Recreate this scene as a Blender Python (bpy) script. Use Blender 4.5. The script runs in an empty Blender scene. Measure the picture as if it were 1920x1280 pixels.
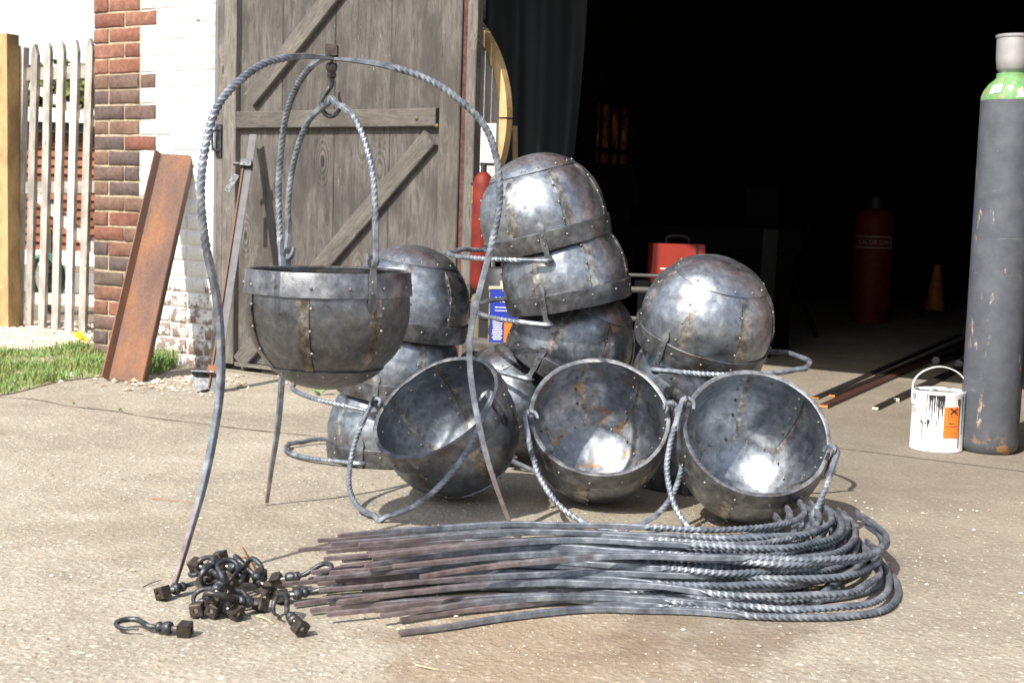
import bpy, bmesh, math, random
from math import sin, cos, pi, radians, sqrt, atan2
from mathutils import Vector, Matrix, noise as mnoise

random.seed(7)
scene = bpy.context.scene
col = scene.collection

# ------------------------------------------------------------------ camera
FPX = 2550.0            # focal length in pixels of the 1920 wide photograph
CAM_H = 0.825
PITCH = math.atan(250 / FPX)
ROLL = radians(1.8)
cam_d = bpy.data.cameras.new('camera')
cam = bpy.data.objects.new('camera', cam_d)
col.objects.link(cam)
RC = (Matrix.Rotation(pi / 2 - PITCH, 4, 'X') @ Matrix.Rotation(ROLL, 4, 'Z'))
cam.matrix_world = Matrix.Translation((0, 0, CAM_H)) @ RC
cam_d.sensor_width = 36.0
cam_d.lens = FPX / 1920 * 36
cam_d.clip_start = 0.05
cam_d.clip_end = 1000
cam_d.dof.use_dof = True
cam_d.dof.focus_distance = 3.4
cam_d.dof.aperture_fstop = 9
scene.camera = cam

# ------------------------------------------------------------------ sky and sun
SUN = Vector((-0.56, -0.80, 1.0)).normalized()
w = bpy.data.worlds.new('World')
scene.world = w
w.use_nodes = True
wn = w.node_tree
wn.nodes.clear()
sky = wn.nodes.new('ShaderNodeTexSky')
sky.sky_type = 'NISHITA'
sky.sun_disc = False
sky.sun_elevation = math.asin(SUN.z)
sky.sun_rotation = atan2(SUN.x, SUN.y)
sky.air_density = 1.1
sky.dust_density = 2.5
sky.ozone_density = 1.0
bg = wn.nodes.new('ShaderNodeBackground')
bg.inputs[1].default_value = 0.13
wo = wn.nodes.new('ShaderNodeOutputWorld')
tcw = wn.nodes.new('ShaderNodeTexCoord')
sxw = wn.nodes.new('ShaderNodeSeparateXYZ')
wn.links.new(tcw.outputs['Generated'], sxw.inputs[0])
hz = wn.nodes.new('ShaderNodeMapRange')          # milky haze band all round the horizon, thinning upwards
hz.interpolation_type = 'SMOOTHSTEP'
hz.inputs[1].default_value = 0.0
hz.inputs[2].default_value = 0.62
hz.inputs[3].default_value = 0.97
hz.inputs[4].default_value = 0.12
wn.links.new(sxw.outputs[2], hz.inputs[0])
mxw = wn.nodes.new('ShaderNodeMix')
mxw.data_type = 'RGBA'
wn.links.new(hz.outputs[0], mxw.inputs[0])
wn.links.new(sky.outputs[0], mxw.inputs[6])
mxw.inputs[7].default_value = (6.1, 6.6, 6.9, 1)
wn.links.new(mxw.outputs[2], bg.inputs[0])
wn.links.new(bg.outputs[0], wo.inputs[0])
sl = bpy.data.lights.new('sun', 'SUN')
sl.energy = 4.6
sl.angle = radians(0.53)
sl.color = (1.0, 0.95, 0.87)
so = bpy.data.objects.new('sun', sl)
so.rotation_euler = (-SUN).to_track_quat('-Z', 'Y').to_euler()
so.location = (-4, -3, 6)
col.objects.link(so)
scene.view_settings.view_transform = 'Standard'
scene.view_settings.look = 'None'
scene.view_settings.exposure = 0.68
scene.view_settings.gamma = 1.0
scene.view_settings.use_curve_mapping = False
scene.cycles.use_denoising = True
scene.cycles.max_bounces = 8
scene.cycles.sample_clamp_indirect = 6.0

# ------------------------------------------------------------------ measuring the place
CAMP = Vector((0, 0, CAM_H))
RC3 = RC.to_3x3()


def ray(px, py):
    return RC3 @ Vector(((px - 960) / FPX, (640 - py) / FPX, -1.0))


def ground(px, py, z=0.0):
    r = ray(px, py)
    return CAMP + r * ((z - CAM_H) / r.z)


def at(px, py, D):
    r = ray(px, py)
    return CAMP + r * (D / r.y)


TH = radians(33)
FU = Vector((cos(TH), -sin(TH), 0))        # along the facade, to the right
FI = Vector((sin(TH), cos(TH), 0))         # into the building
P0 = ground(397, 692)
MF = Matrix.Translation(P0) @ Matrix.Rotation(-TH, 4, 'Z')


def fac(px, py, d=0.0):
    """point of a plane d behind the facade, in facade coordinates (s, z)"""
    r = ray(px, py)
    t = (FI.dot(P0 + FI * d - CAMP)) / FI.dot(r)
    q = CAMP + r * t - P0
    return q.dot(FU), q.z


# ------------------------------------------------------------------ object helpers
MATS = {}


def rand_seed(*a):
    return random.Random(str(a))


def thing(name, label, cat, M=None, group=None, kind=None):
    o = bpy.data.objects.new(name, None)
    o.empty_display_size = 0.05
    col.objects.link(o)
    if M is None:
        M = Matrix.Identity(4)
    if isinstance(M, Vector):
        M = Matrix.Translation(M)
    o.matrix_world = M
    MATS[o.name] = M
    o['label'] = label
    o['category'] = cat
    if group:
        o['group'] = group
    if kind:
        o['kind'] = kind
    return o


def make_mesh(name, verts, faces, uvs=None, smooth=None):
    me = bpy.data.meshes.new(name)
    me.from_pydata([tuple(v) for v in verts], [], faces)
    if uvs:
        l = me.uv_layers.new(name='UVMap')
        vi = [0] * len(me.loops)
        me.loops.foreach_get('vertex_index', vi)
        flat = []
        for i in vi:
            flat.extend(uvs[i])
        l.data.foreach_set('uv', flat)
    if smooth is not None:
        me.polygons.foreach_set('use_smooth', [True] * len(me.polygons))
        if smooth < 179:
            me.set_sharp_from_angle(angle=radians(smooth))
    me.validate()
    me.update()
    return me


def link(name, me, mat, parent=None, M=None, kind=None, label=None):
    """one mesh object; M is its matrix in the space of its parent"""
    if mat is not None and len(me.materials) == 0:
        for m_ in (mat if isinstance(mat, (list, tuple)) else [mat]):
            me.materials.append(m_)
    o = bpy.data.objects.new(name, me)
    col.objects.link(o)
    if parent is not None:
        o.parent = parent
    o.matrix_basis = M if M is not None else Matrix.Identity(4)
    MATS[o.name] = (MATS[parent.name] if parent is not None else Matrix.Identity(4)) @ o.matrix_basis
    if kind:
        o['kind'] = kind
    if label:
        o['label'] = label
    return o


def tag(o, label, cat, group=None, kind=None):
    o['label'] = label
    o['category'] = cat
    if group:
        o['group'] = group
    if kind:
        o['kind'] = kind
    return o


def copy_tree(o, parent=None, M=None):
    c = o.copy()
    col.objects.link(c)
    if parent is not None:
        c.parent = parent
    if M is not None:
        c.matrix_basis = M
    MATS[c.name] = M if M is not None else MATS.get(o.name, Matrix.Identity(4))
    for ch in list(o.children):
        copy_tree(ch, c)
    return c


class MB:
    def __init__(self):
        self.v = []
        self.f = []
        self.uv = []

    def add(self, vs, fs, uvs=None):
        b = len(self.v)
        self.v.extend([Vector(x) for x in vs])
        self.f.extend([tuple(i + b for i in f) for f in fs])
        if uvs:
            self.uv.extend(uvs)
        return self

    def box(self, c, s, M=None, jit=0.0, rng=random):
        vs = []
        for dx in (-.5, .5):
            for dy in (-.5, .5):
                for dz in (-.5, .5):
                    p = Vector((c[0] + dx * s[0] + rng.uniform(-jit, jit),
                                c[1] + dy * s[1] + rng.uniform(-jit, jit),
                                c[2] + dz * s[2] + rng.uniform(-jit, jit)))
                    vs.append(M @ p if M is not None else p)
        return self.add(vs, [(0, 1, 3, 2), (4, 6, 7, 5), (0, 4, 5, 1), (2, 3, 7, 6), (0, 2, 6, 4), (1, 5, 7, 3)])

    def lathe(self, prof, n=24, M=None, closed=False):
        """prof: list of (r, z)"""
        vs, fs, idx = [], [], []
        for r, z in prof:
            if r < 1e-6:
                idx.append([len(vs)] * n)
                vs.append(Vector((0, 0, z)))
            else:
                row = []
                for k in range(n):
                    a = 2 * pi * k / n
                    row.append(len(vs))
                    vs.append(Vector((r * cos(a), r * sin(a), z)))
                idx.append(row)
        for i in range(len(idx) - 1):
            for k in range(n):
                q = [idx[i][k], idx[i][(k + 1) % n], idx[i + 1][(k + 1) % n], idx[i + 1][k]]
                q2 = []
                for a in q:
                    if a not in q2:
                        q2.append(a)
                if len(q2) > 2:
                    fs.append(tuple(q2))
        if M is not None:
            vs = [M @ p for p in vs]
        return self.add(vs, fs)

    def mesh(self, name, smooth=None):
        return make_mesh(name, self.v, self.f, self.uv or None, smooth)

    def obj(self, name, mat, parent=None, M=None, smooth=None, kind=None, label=None):
        return link(name, self.mesh(name, smooth), mat, parent, M, kind, label)


def catmull(pts, step):
    pts = [Vector(p) for p in pts]
    out = []
    P = [pts[0] * 2 - pts[1]] + pts + [pts[-1] * 2 - pts[-2]]
    for i in range(1, len(P) - 2):
        a, b, c, d = P[i - 1], P[i], P[i + 1], P[i + 2]
        n = max(2, int((c - b).length / step * 1.5) + 1)
        for k in range(n):
            t = k / n
            out.append(0.5 * ((2 * b) + (c - a) * t + (2 * a - 5 * b + 4 * c - d) * t * t + (3 * b - a - 3 * c + d) * t ** 3))
    out.append(pts[-1])
    # even resample
    L = [0.0]
    for i in range(1, len(out)):
        L.append(L[-1] + (out[i] - out[i - 1]).length)
    n = max(2, int(L[-1] / step))
    res, j = [], 0
    for k in range(n + 1):
        s = L[-1] * k / n
        while j < len(L) - 2 and L[j + 1] < s:
            j += 1
        t = (s - L[j]) / max(1e-9, L[j + 1] - L[j])
        res.append(out[j].lerp(out[j + 1], min(1, max(0, t))))
    return res, L[-1]


def sq_section(h, ch=0.25):
    c = h * (1 - ch)
    return [(h, -c), (h, c), (c, h), (-c, h), (-h, c), (-h, -c), (-c, -h), (c, -h)]


def round_section(r, n=8):
    return [(r * cos(2 * pi * k / n), r * sin(2 * pi * k / n)) for k in range(n)]


def sweep(pts, sec, twist=None, scale=None, ref=Vector((0, 0, 1)), caps=True):
    n, m = len(pts), len(sec)
    vs, fs = [], []
    T0 = (pts[1] - pts[0]).normalized()
    N = (ref - T0 * ref.dot(T0))
    if N.length < 1e-3:
        N = Vector((1, 0, 0)) - T0 * T0.x
    N.normalize()
    for i in range(n):
        T = (pts[min(n - 1, i + 1)] - pts[max(0, i - 1)]).normalized()
        N = (N - T * N.dot(T)).normalized()
        B = T.cross(N)
        a = twist[i] if twist else 0.0
        sx, sy = scale[i] if scale else (1, 1)
        ca, sa = cos(a), sin(a)
        for (x, y) in sec:
            x2, y2 = x * sx, y * sy
            vs.append(pts[i] + N * (x2 * ca - y2 * sa) + B * (x2 * sa + y2 * ca))
    for i in range(n - 1):
        for k in range(m):
            k2 = (k + 1) % m
            fs.append((i * m + k, i * m + k2, (i + 1) * m + k2, (i + 1) * m + k))
    if caps:
        fs.append(tuple(range(m))[::-1])
        fs.append(tuple((n - 1) * m + k for k in range(m)))
    return vs, fs


def text_mesh(txt, size, name, ext=0.0006):
    cu = bpy.data.curves.new(name, 'FONT')
    cu.body = txt
    cu.size = size
    cu.extrude = ext
    cu.align_x = 'CENTER'
    cu.align_y = 'CENTER'
    cu.resolution_u = 3
    o = bpy.data.objects.new(name + '_tmp', cu)
    col.objects.link(o)
    dg = bpy.context.evaluated_depsgraph_get()
    me = bpy.data.meshes.new_from_object(o.evaluated_get(dg))
    bpy.data.objects.remove(o)
    me.name = name
    return me


# ------------------------------------------------------------------ materials
class G:
    """small node helper"""

    def __init__(self, name):
        self.m = bpy.data.materials.new(name)
        self.m.use_nodes = True
        self.t = self.m.node_tree
        self.b = self.t.nodes['Principled BSDF']
        self.out = self.t.nodes['Material Output']

    def n(self, typ, **kw):
        x = self.t.nodes.new(typ)
        for k, v in kw.items():
            setattr(x, k, v)
        return x

    def put(self, sock, v):
        if isinstance(v, bpy.types.NodeSocket):
            self.t.links.new(v, sock)
        elif isinstance(v, (tuple, list)) and len(v) == 3 and sock.type == 'RGBA':
            sock.default_value = (*v, 1)
        else:
            sock.default_value = v

    def coords(self, kind='Object', scale=(1, 1, 1), rnd=True):
        c = self.n('ShaderNodeTexCoord').outputs[kind]
        if scale != (1, 1, 1):
            mp = self.n('ShaderNodeMapping')
            self.put(mp.inputs[0], c)
            mp.inputs['Scale'].default_value = scale
            c = mp.outputs[0]
        if rnd:
            oi = self.n('ShaderNodeObjectInfo').outputs['Random']
            mu = self.math('MULTIPLY', oi, 37.0)
            va = self.n('ShaderNodeVectorMath', operation='ADD')
            self.put(va.inputs[0], c)
            self.put(va.inputs[1], mu)
            c = va.outputs[0]
        return c

    def rand(self):
        return self.n('ShaderNodeObjectInfo').outputs['Random']

    def noise(self, vec, scale, detail=4, rough=0.55, dist=0.0):
        x = self.n('ShaderNodeTexNoise')
        self.put(x.inputs['Vector'], vec)
        x.inputs['Scale'].default_value = scale
        x.inputs['Detail'].default_value = detail
        x.inputs['Roughness'].default_value = rough
        x.inputs['Distortion'].default_value = dist
        return x.outputs[0]

    def voro(self, vec, scale, out='Distance', feature='F1'):
        x = self.n('ShaderNodeTexVoronoi', feature=feature)
        self.put(x.inputs['Vector'], vec)
        x.inputs['Scale'].default_value = scale
        return x.outputs[out]

    def math(self, op, a, b=0.0, c=None, clamp=False):
        x = self.n('ShaderNodeMath', operation=op, use_clamp=clamp)
        self.put(x.inputs[0], a)
        self.put(x.inputs[1], b)
        if c is not None:
            self.put(x.inputs[2], c)
        return x.outputs[0]

    def ramp(self, f, stops, interp='LINEAR'):
        x = self.n('ShaderNodeValToRGB')
        r = x.color_ramp
        r.interpolation = interp
        while len(r.elements) < len(stops):
            r.elements.new(0.5)
        for e, (p, c) in zip(r.elements, stops):
            e.position = p
            e.color = (*c, 1) if isinstance(c, (tuple, list)) else (c, c, c, 1)
        self.put(x.inputs[0], f)
        return x.outputs[0]

    def mix(self, f, a, b, mode='MIX'):
        x = self.n('ShaderNodeMix', data_type='RGBA', blend_type=mode)
        self.put(x.inputs[0], f)
        self.put(x.inputs[6], a)
        self.put(x.inputs[7], b)
        return x.outputs[2]

    def sstep(self, v, lo, hi):
        x = self.n('ShaderNodeMapRange', interpolation_type='SMOOTHSTEP')
        self.put(x.inputs[0], v)
        x.inputs[1].default_value = lo
        x.inputs[2].default_value = hi
        return x.outputs[0]

    def bump(self, h, strength=0.3, dist=0.01, nrm=None):
        x = self.n('ShaderNodeBump')
        self.put(x.inputs['Height'], h)
        x.inputs['Strength'].default_value = strength
        x.inputs['Distance'].default_value = dist
        if nrm is not None:
            self.put(x.inputs['Normal'], nrm)
        return x.outputs[0]

    def set(self, **kw):
        names = {'color': 'Base Color', 'rough': 'Roughness', 'metal': 'Metallic', 'normal': 'Normal', 'spec': 'Specular IOR Level'}
        for k, v in kw.items():
            self.put(self.b.inputs[names.get(k, k)], v)
        return self.m

    def sep(self, vec):
        x = self.n('ShaderNodeSeparateXYZ')
        self.put(x.inputs[0], vec)
        return x.outputs


def plain(name, c, rough=0.6, metal=0.0, var=0.25, scale=20, bump=0.1, spec=0.5):
    g = G(name)
    v = g.coords()
    n = g.noise(v, scale, 5)
    cc = g.ramp(n, [(0.25, tuple(x * (1 - var) for x in c)), (0.75, tuple(min(1, x * (1 + var)) for x in c))])
    return g.set(color=cc, rough=rough, metal=metal, normal=g.bump(n, bump, 0.004), spec=spec)


def steel_panel_mat(name='forged_sheet_steel', rusty=0.0, shade_tint=0.0):
    g = G(name)
    v = g.coords()
    big = g.noise(v, 12, 9, 0.74, 0.6)
    mid = g.noise(v, 44, 8, 0.74)
    fine = g.noise(v, 110, 4, 0.6)
    f = g.math('ADD', g.math('MULTIPLY', big, 0.48), g.math('MULTIPLY', mid, 0.52))
    base = g.ramp(f, [(0.36, (0.115, 0.123, 0.138)), (0.43, (0.20, 0.218, 0.245)), (0.53, (0.285, 0.308, 0.342)), (0.62, (0.42, 0.445, 0.475)), (0.67, (0.60, 0.62, 0.64))])
    # reddish brown oxide patches
    pn = g.noise(v, 9, 5, 0.6)
    patch = g.sstep(pn, 0.60, 0.72)
    base = g.mix(g.math('MULTIPLY', patch, 0.45), base, (0.15, 0.11, 0.105))
    # weld-burnished strip beside each seam
    uv = g.n('ShaderNodeTexCoord').outputs['UV']
    u = g.sep(uv)[0]
    wob = g.math('MULTIPLY', g.math('SUBTRACT', mid, 0.5), 0.42)
    uu = g.math('ADD', u, wob)
    strip = g.math('MULTIPLY', g.sstep(uu, 0.80, 0.90), g.sstep(g.math('MULTIPLY', u, -1.0), -1.2, -0.97))
    sc = g.ramp(g.noise(v, 30, 6, 0.72), [(0.36, (0.07, 0.06, 0.054)), (0.48, (0.25, 0.205, 0.165)), (0.58, (0.52, 0.49, 0.44)), (0.66, (0.68, 0.66, 0.63))])
    base = g.mix(g.math('MULTIPLY', strip, 0.75), base, sc)
    spots = g.sstep(g.voro(v, 46), 0.12, 0.02)
    base = g.mix(g.math('MULTIPLY', spots, g.sstep(mid, 0.5, 0.62)), base, (0.07, 0.065, 0.07))
    if shade_tint:  # multiplies the whole steel colour down, standing in for shade
        base = g.mix(1.0, base, (shade_tint, shade_tint * .96, shade_tint * .92), 'MULTIPLY')
    if rusty:
        rn = g.sstep(g.noise(v, 10, 6, 0.65, 0.6), 0.52, 0.66)
        base = g.mix(g.math('MULTIPLY', rn, rusty), base, (0.42, 0.20, 0.05))
    rough = g.ramp(g.noise(v, 16, 7, 0.7), [(0.35, 0.53), (0.52, 0.45), (0.66, 0.36)])
    rough = g.math('ADD', rough, g.math('MULTIPLY', g.math('SUBTRACT', fine, 0.5), 0.25))
    dent = g.noise(v, 11, 2, 0.5)
    ham = g.voro(v, 28, feature='SMOOTH_F1')
    n1 = g.bump(dent, 0.4, 0.02)
    n2 = g.bump(ham, 0.16, 0.008, n1)
    n3 = g.bump(fine, 0.10, 0.002, n2)
    return g.set(color=base, rough=rough, metal=1.0, normal=n3)


def steel_dark_mat(name, a, b, c, r0=0.5, scale=30, metal=0.9):
    g = G(name)
    v = g.coords()
    n = g.noise(v, scale, 6, 0.65)
    k = g.noise(v, scale * 4, 4, 0.6)
    base = g.ramp(n, [(0.34, a), (0.52, b), (0.70, c)])
    pn = g.noise(v, scale * 0.4, 4)
    base = g.mix(g.math('MULTIPLY', g.sstep(pn, 0.58, 0.7), 0.5), base, (0.13, 0.085, 0.065))
    rough = g.math('ADD', g.math('MULTIPLY', k, 0.3), r0 - 0.15)
    nn = g.bump(n, 0.25, 0.004)
    return g.set(color=base, rough=rough, metal=metal, normal=g.bump(k, 0.2, 0.002, nn))


def bar_mat(name='blue_grey_forged_bar', tip=False):
    g = G(name)
    v = g.coords()
    n = g.noise(v, 26, 5, 0.65)
    k = g.noise(v, 130, 4, 0.6)
    base = g.ramp(n, [(0.32, (0.085, 0.096, 0.116)), (0.5, (0.185, 0.206, 0.24)), (0.64, (0.31, 0.332, 0.365)), (0.74, (0.48, 0.495, 0.51))])
    if tip:
        # bare red-brown oxide on the untreated foot of each bar
        z = g.sep(g.n('ShaderNodeTexCoord').outputs['Object'])[2]
        zz = g.math('ADD', z, g.math('MULTIPLY', g.math('SUBTRACT', n, 0.5), 0.3))
        zz = g.math('ADD', zz, g.math('MULTIPLY', g.rand(), 0.26))
        ft = g.sstep(zz, 0.44, 0.16)
        rc = g.ramp(g.noise(v, 40, 5), [(0.3, (0.14, 0.10, 0.098)), (0.6, (0.28, 0.215, 0.21)), (0.8, (0.42, 0.34, 0.33))])
        base = g.mix(g.math('MULTIPLY', ft, 0.9), base, rc)
    rough = g.math('ADD', g.math('MULTIPLY', k, 0.25), 0.40)
    nn = g.bump(n, 0.2, 0.003)
    return g.set(color=base, rough=rough, metal=0.6, normal=g.bump(k, 0.15, 0.001, nn))


def wood_mat(name, light, mid, dark, scale=1.0, knots=True, rough=0.85, cracks=True):
    """grain runs along local Z"""
    g = G(name)
    v = g.coords(scale=(1, 1, 0.09))
    v2 = g.coords(scale=(1, 1, 0.5))
    warp = g.noise(g.coords(scale=(1, 1, 0.22)), 5 * scale, 3, 0.5, 0.6)
    wv = g.n('ShaderNodeVectorMath', operation='ADD')
    g.put(wv.inputs[0], v)
    sc = g.n('ShaderNodeVectorMath', operation='SCALE')
    cx = g.n('ShaderNodeCombineXYZ')
    g.put(cx.inputs[0], warp)
    g.put(cx.inputs[1], warp)
    g.put(sc.inputs[0], cx.outputs[0])
    sc.inputs[3].default_value = 0.22
    g.put(wv.inputs[1], sc.outputs[0])
    gr = g.noise(wv.outputs[0], 48 * scale, 7, 0.72)
    fine = g.noise(v, 260 * scale, 4, 0.7)
    ff = g.math('ADD', g.math('MULTIPLY', gr, 0.65), g.math('MULTIPLY', fine, 0.35))
    if knots:
        v3 = g.coords(scale=(1, 1, 0.42))
        kd = g.voro(v3, 5.2 * scale)
        kd2 = g.math('ADD', kd, g.math('MULTIPLY', g.math('SUBTRACT', warp, 0.5), 0.12))
        rings = g.math('MULTIPLY', g.math('SINE', g.math('MULTIPLY', kd2, 95.0)), g.sstep(kd, 0.36, 0.10))
        ff = g.math('ADD', ff, g.math('MULTIPLY', rings, 0.085))
    base = g.ramp(ff, [(0.33, dark), (0.48, mid), (0.66, light)])
    st = g.noise(v2, 5 * scale, 4, 0.6)
    base = g.mix(g.math('MULTIPLY', g.sstep(st, 0.42, 0.66), 0.75), base, tuple(x * 0.55 for x in mid))
    if knots:
        kn = g.sstep(kd, 0.085, 0.03)
        base = g.mix(g.math('MULTIPLY', kn, 0.8), base, tuple(x * 0.35 for x in dark))
    if cracks:
        ck = g.sstep(g.noise(g.coords(scale=(1, 1, 0.02)), 90 * scale, 3, 0.6), 0.665, 0.71)
        base = g.mix(g.math('MULTIPLY', ck, 0.75), base, tuple(x * 0.3 for x in dark))
    scr = g.sstep(g.noise(g.coords(scale=(1, 1, 0.16)), 150 * scale, 2, 0.5), 0.685, 0.72)
    scr = g.math('MULTIPLY', scr, g.sstep(g.noise(v2, 4 * scale, 3), 0.45, 0.6))
    base = g.mix(g.math('MULTIPLY', scr, 0.6), base, tuple(min(1, x * 1.9) for x in light))
    # random tone per board
    rv = g.math('ADD', g.math('MULTIPLY', g.rand(), 0.42), 0.58)
    base = g.mix(1.0, base, g.ramp(rv, [(0.0, 0.0), (1.0, 1.0)]), 'MULTIPLY')
    return g.set(color=base, rough=rough, normal=g.bump(ff, 0.45, 0.004), spec=0.25)


def brick_mat(name, stops):
    g = G(name)
    v = g.coords()
    r = g.rand()
    base = g.ramp(r, stops, 'CONSTANT')
    n = g.noise(v, 38, 6, 0.65)
    base = g.mix(1.0, base, g.ramp(n, [(0.25, 0.55), (0.6, 1.0), (0.8, 1.25)]), 'MULTIPLY')
    pit = g.sstep(g.voro(v, 60), 0.16, 0.05)
    pit = g.math('MULTIPLY', pit, g.sstep(g.noise(v, 12), 0.52, 0.6))
    base = g.mix(g.math('MULTIPLY', pit, 0.8), base, (0.04, 0.03, 0.03))
    return g.set(color=base, rough=0.9, normal=g.bump(n, 0.6, 0.006), spec=0.2)


def painted_brick_mat(name, under):
    g = G(name)
    v = g.coords(rnd=True)
    wz = g.sep(g.n('ShaderNodeNewGeometry').outputs['Position'])[2]
    n = g.noise(v, 14, 7, 0.7)
    n2 = g.noise(v, 60, 5, 0.65)
    # paint has worn off and is dirty near the ground (splash zone)
    low = g.sstep(wz, 0.75, 0.05)
    th = g.math('ADD', g.math('MULTIPLY', n, 0.75), g.math('MULTIPLY', n2, 0.25))
    wear = g.math('MULTIPLY', g.sstep(g.math('ADD', th, g.math('MULTIPLY', low, 0.17)), 0.61, 0.68), 0.9)
    paint = g.ramp(n2, [(0.3, (0.74, 0.73, 0.71)), (0.7, (0.86, 0.86, 0.85))])
    dirt = g.math('MULTIPLY', low, g.sstep(g.noise(v, 6, 5), 0.35, 0.65))
    paint = g.mix(g.math('MULTIPLY', dirt, 0.55), paint, (0.36, 0.30, 0.25))
    base = g.mix(wear, paint, under)
    return g.set(color=base, rough=0.7, normal=g.bump(th, 0.4, 0.006), spec=0.3)


def concrete_mat(name, tone=1.0):
    g = G(name)
    v = g.coords('Object', rnd=False)
    big = g.noise(v, 0.9, 5, 0.6, 0.3)
    mid = g.noise(v, 5, 6, 0.65)
    fine = g.noise(v, 70, 5, 0.7)
    base = g.ramp(g.math('ADD', g.math('MULTIPLY', big, 0.55), g.math('MULTIPLY', mid, 0.45)),
                  [(0.33, (0.222, 0.194, 0.156)), (0.5, (0.325, 0.288, 0.230)), (0.68, (0.415, 0.374, 0.304))])
    # aggregate showing through: pale and dark pebbles
    for sc_, thr, prob, cl, cd in ((95, 0.36, 0.50, (0.60, 0.55, 0.46), (0.17, 0.12, 0.085)),
                                   (190, 0.40, 0.42, (0.58, 0.52, 0.42), (0.14, 0.10, 0.075)),
                                   (52, 0.34, 0.60, (0.66, 0.61, 0.50), (0.20, 0.14, 0.09)), (27, 0.20, 0.74, (0.70, 0.66, 0.57), (0.22, 0.15, 0.10))):
        vn = g.n('ShaderNodeTexVoronoi')
        g.put(vn.inputs['Vector'], v)
        vn.inputs['Scale'].default_value = sc_
        dist, colr = vn.outputs['Distance'], vn.outputs['Color']
        cs = g.n('ShaderNodeSeparateColor')
        g.put(cs.inputs[0], colr)
        m_ = g.sstep(dist, thr, thr * 0.6)
        lightm = g.math('MULTIPLY', m_, g.sstep(cs.outputs[0], prob, prob + 0.12))
        darkm = g.math('MULTIPLY', m_, g.sstep(cs.outputs[1], 0.72, 0.82))
        base = g.mix(g.math('MULTIPLY', lightm, 0.55), base, cl)
        base = g.mix(g.math('MULTIPLY', darkm, 0.5), base, cd)
    base = g.mix(1.0, base, g.ramp(fine, [(0.25, 0.78), (0.55, 1.0), (0.8, 1.15)]), 'MULTIPLY')
    # rusty and oily stains
    rs = g.sstep(g.noise(v, 1.6, 6, 0.65, 0.5), 0.58, 0.70)
    base = g.mix(g.math('MULTIPLY', rs, 0.45), base, (0.20, 0.125, 0.06))
    dk = g.sstep(g.noise(v, 2.3, 5, 0.6, 0.2), 0.60, 0.74)
    base = g.mix(g.math('MULTIPLY', dk, 0.45), base, (0.12, 0.10, 0.08))
    # concrete turns darker towards the doorway
    gm_ = g.n('ShaderNodeVectorMath', operation='DISTANCE')
    g.put(gm_.inputs[0], g.n('ShaderNodeNewGeometry').outputs['Position'])
    gm_.inputs[1].default_value = (1.7, 4.9, 0)
    gd = g.math('ADD', gm_.outputs['Value'], g.math('MULTIPLY', g.math('SUBTRACT', big, 0.5), 2.2))
    base = g.mix(g.math('MULTIPLY', g.sstep(gd, 3.3, 0.6), 0.60), base, (0.135, 0.115, 0.09))
    # rust wash and an oily patch below the heap of bars
    for (cx_, cy_, r_, k_, c_) in ((0.10, 2.50, 0.50, 0.42, (0.215, 0.135, 0.065)), (0.42, 2.62, 0.30, 0.5, (0.15, 0.115, 0.085)), (-0.75, 3.35, 0.5, 0.35, (0.20, 0.165, 0.12))):
        dv_ = g.n('ShaderNodeVectorMath', operation='DISTANCE')
        g.put(dv_.inputs[0], g.n('ShaderNodeNewGeometry').outputs['Position'])
        dv_.inputs[1].default_value = (cx_, cy_, 0)
        dd = g.math('ADD', dv_.outputs['Value'], g.math('MULTIPLY', g.math('SUBTRACT', mid, 0.5), 0.9))
        base = g.mix(g.math('MULTIPLY', g.sstep(dd, r_, r_ * .25), k_), base, c_)
    if tone != 1.0:
        base = g.mix(1.0, base, (tone, tone, tone), 'MULTIPLY')
    h = g.math('ADD', g.math('ADD', g.math('MULTIPLY', g.voro(v, 95), -0.5), g.math('MULTIPLY', g.voro(v, 52), -0.6)), g.math('MULTIPLY', fine, 0.8))
    nn = g.bump(mid, 0.25, 0.03)
    return g.set(color=base, rough=0.92, normal=g.bump(h, 0.6, 0.007, nn), spec=0.2)


M_PANEL = steel_panel_mat()
M_PANEL_SHADE = steel_panel_mat('shade_darkened_sheet_steel', 0.0, 0.58)  # same sheet steel with the hanging bowl's shade put into its colour
M_PANEL_R = steel_panel_mat('sheet_steel_with_rust_runs', 0.8)
M_BAND = steel_dark_mat('dark_band_steel', (0.085, 0.088, 0.096), (0.175, 0.18, 0.192), (0.31, 0.315, 0.32), 0.50, 24)
M_RIVET = steel_dark_mat('rivet_steel', (0.16, 0.15, 0.145), (0.28, 0.265, 0.25), (0.38, 0.36, 0.335), 0.60, 60)
M_BAR = bar_mat()
M_LEG = bar_mat('forged_bar_with_brown_foot', True)
M_HOOK = steel_dark_mat('black_forged_iron', (0.03, 0.03, 0.034), (0.075, 0.078, 0.085), (0.17, 0.175, 0.185), 0.45, 60, 0.75)
M_NUT = steel_dark_mat('dark_brown_nut_steel', (0.03, 0.024, 0.02), (0.06, 0.048, 0.04), (0.11, 0.09, 0.075), 0.55, 60, 0.6)
M_BOLT = plain('bright_threaded_steel', (0.52, 0.48, 0.43), 0.35, 1.0, 0.3, 90, 0.2)
M_CONC = concrete_mat('exposed_aggregate_concrete')
M_DOOR = wood_mat('weathered_grey_boards', (0.200, 0.180, 0.165), (0.112, 0.100, 0.091), (0.045, 0.040, 0.036), 1.0)
M_RAIL = wood_mat('weathered_grey_timber', (0.262, 0.238, 0.214), (0.165, 0.147, 0.130), (0.074, 0.065, 0.057), 1.4, knots=True)
M_PICKET = wood_mat('bleached_picket_wood', (0.78, 0.73, 0.67), (0.62, 0.56, 0.50), (0.38, 0.32, 0.27), 2.2)
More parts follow.
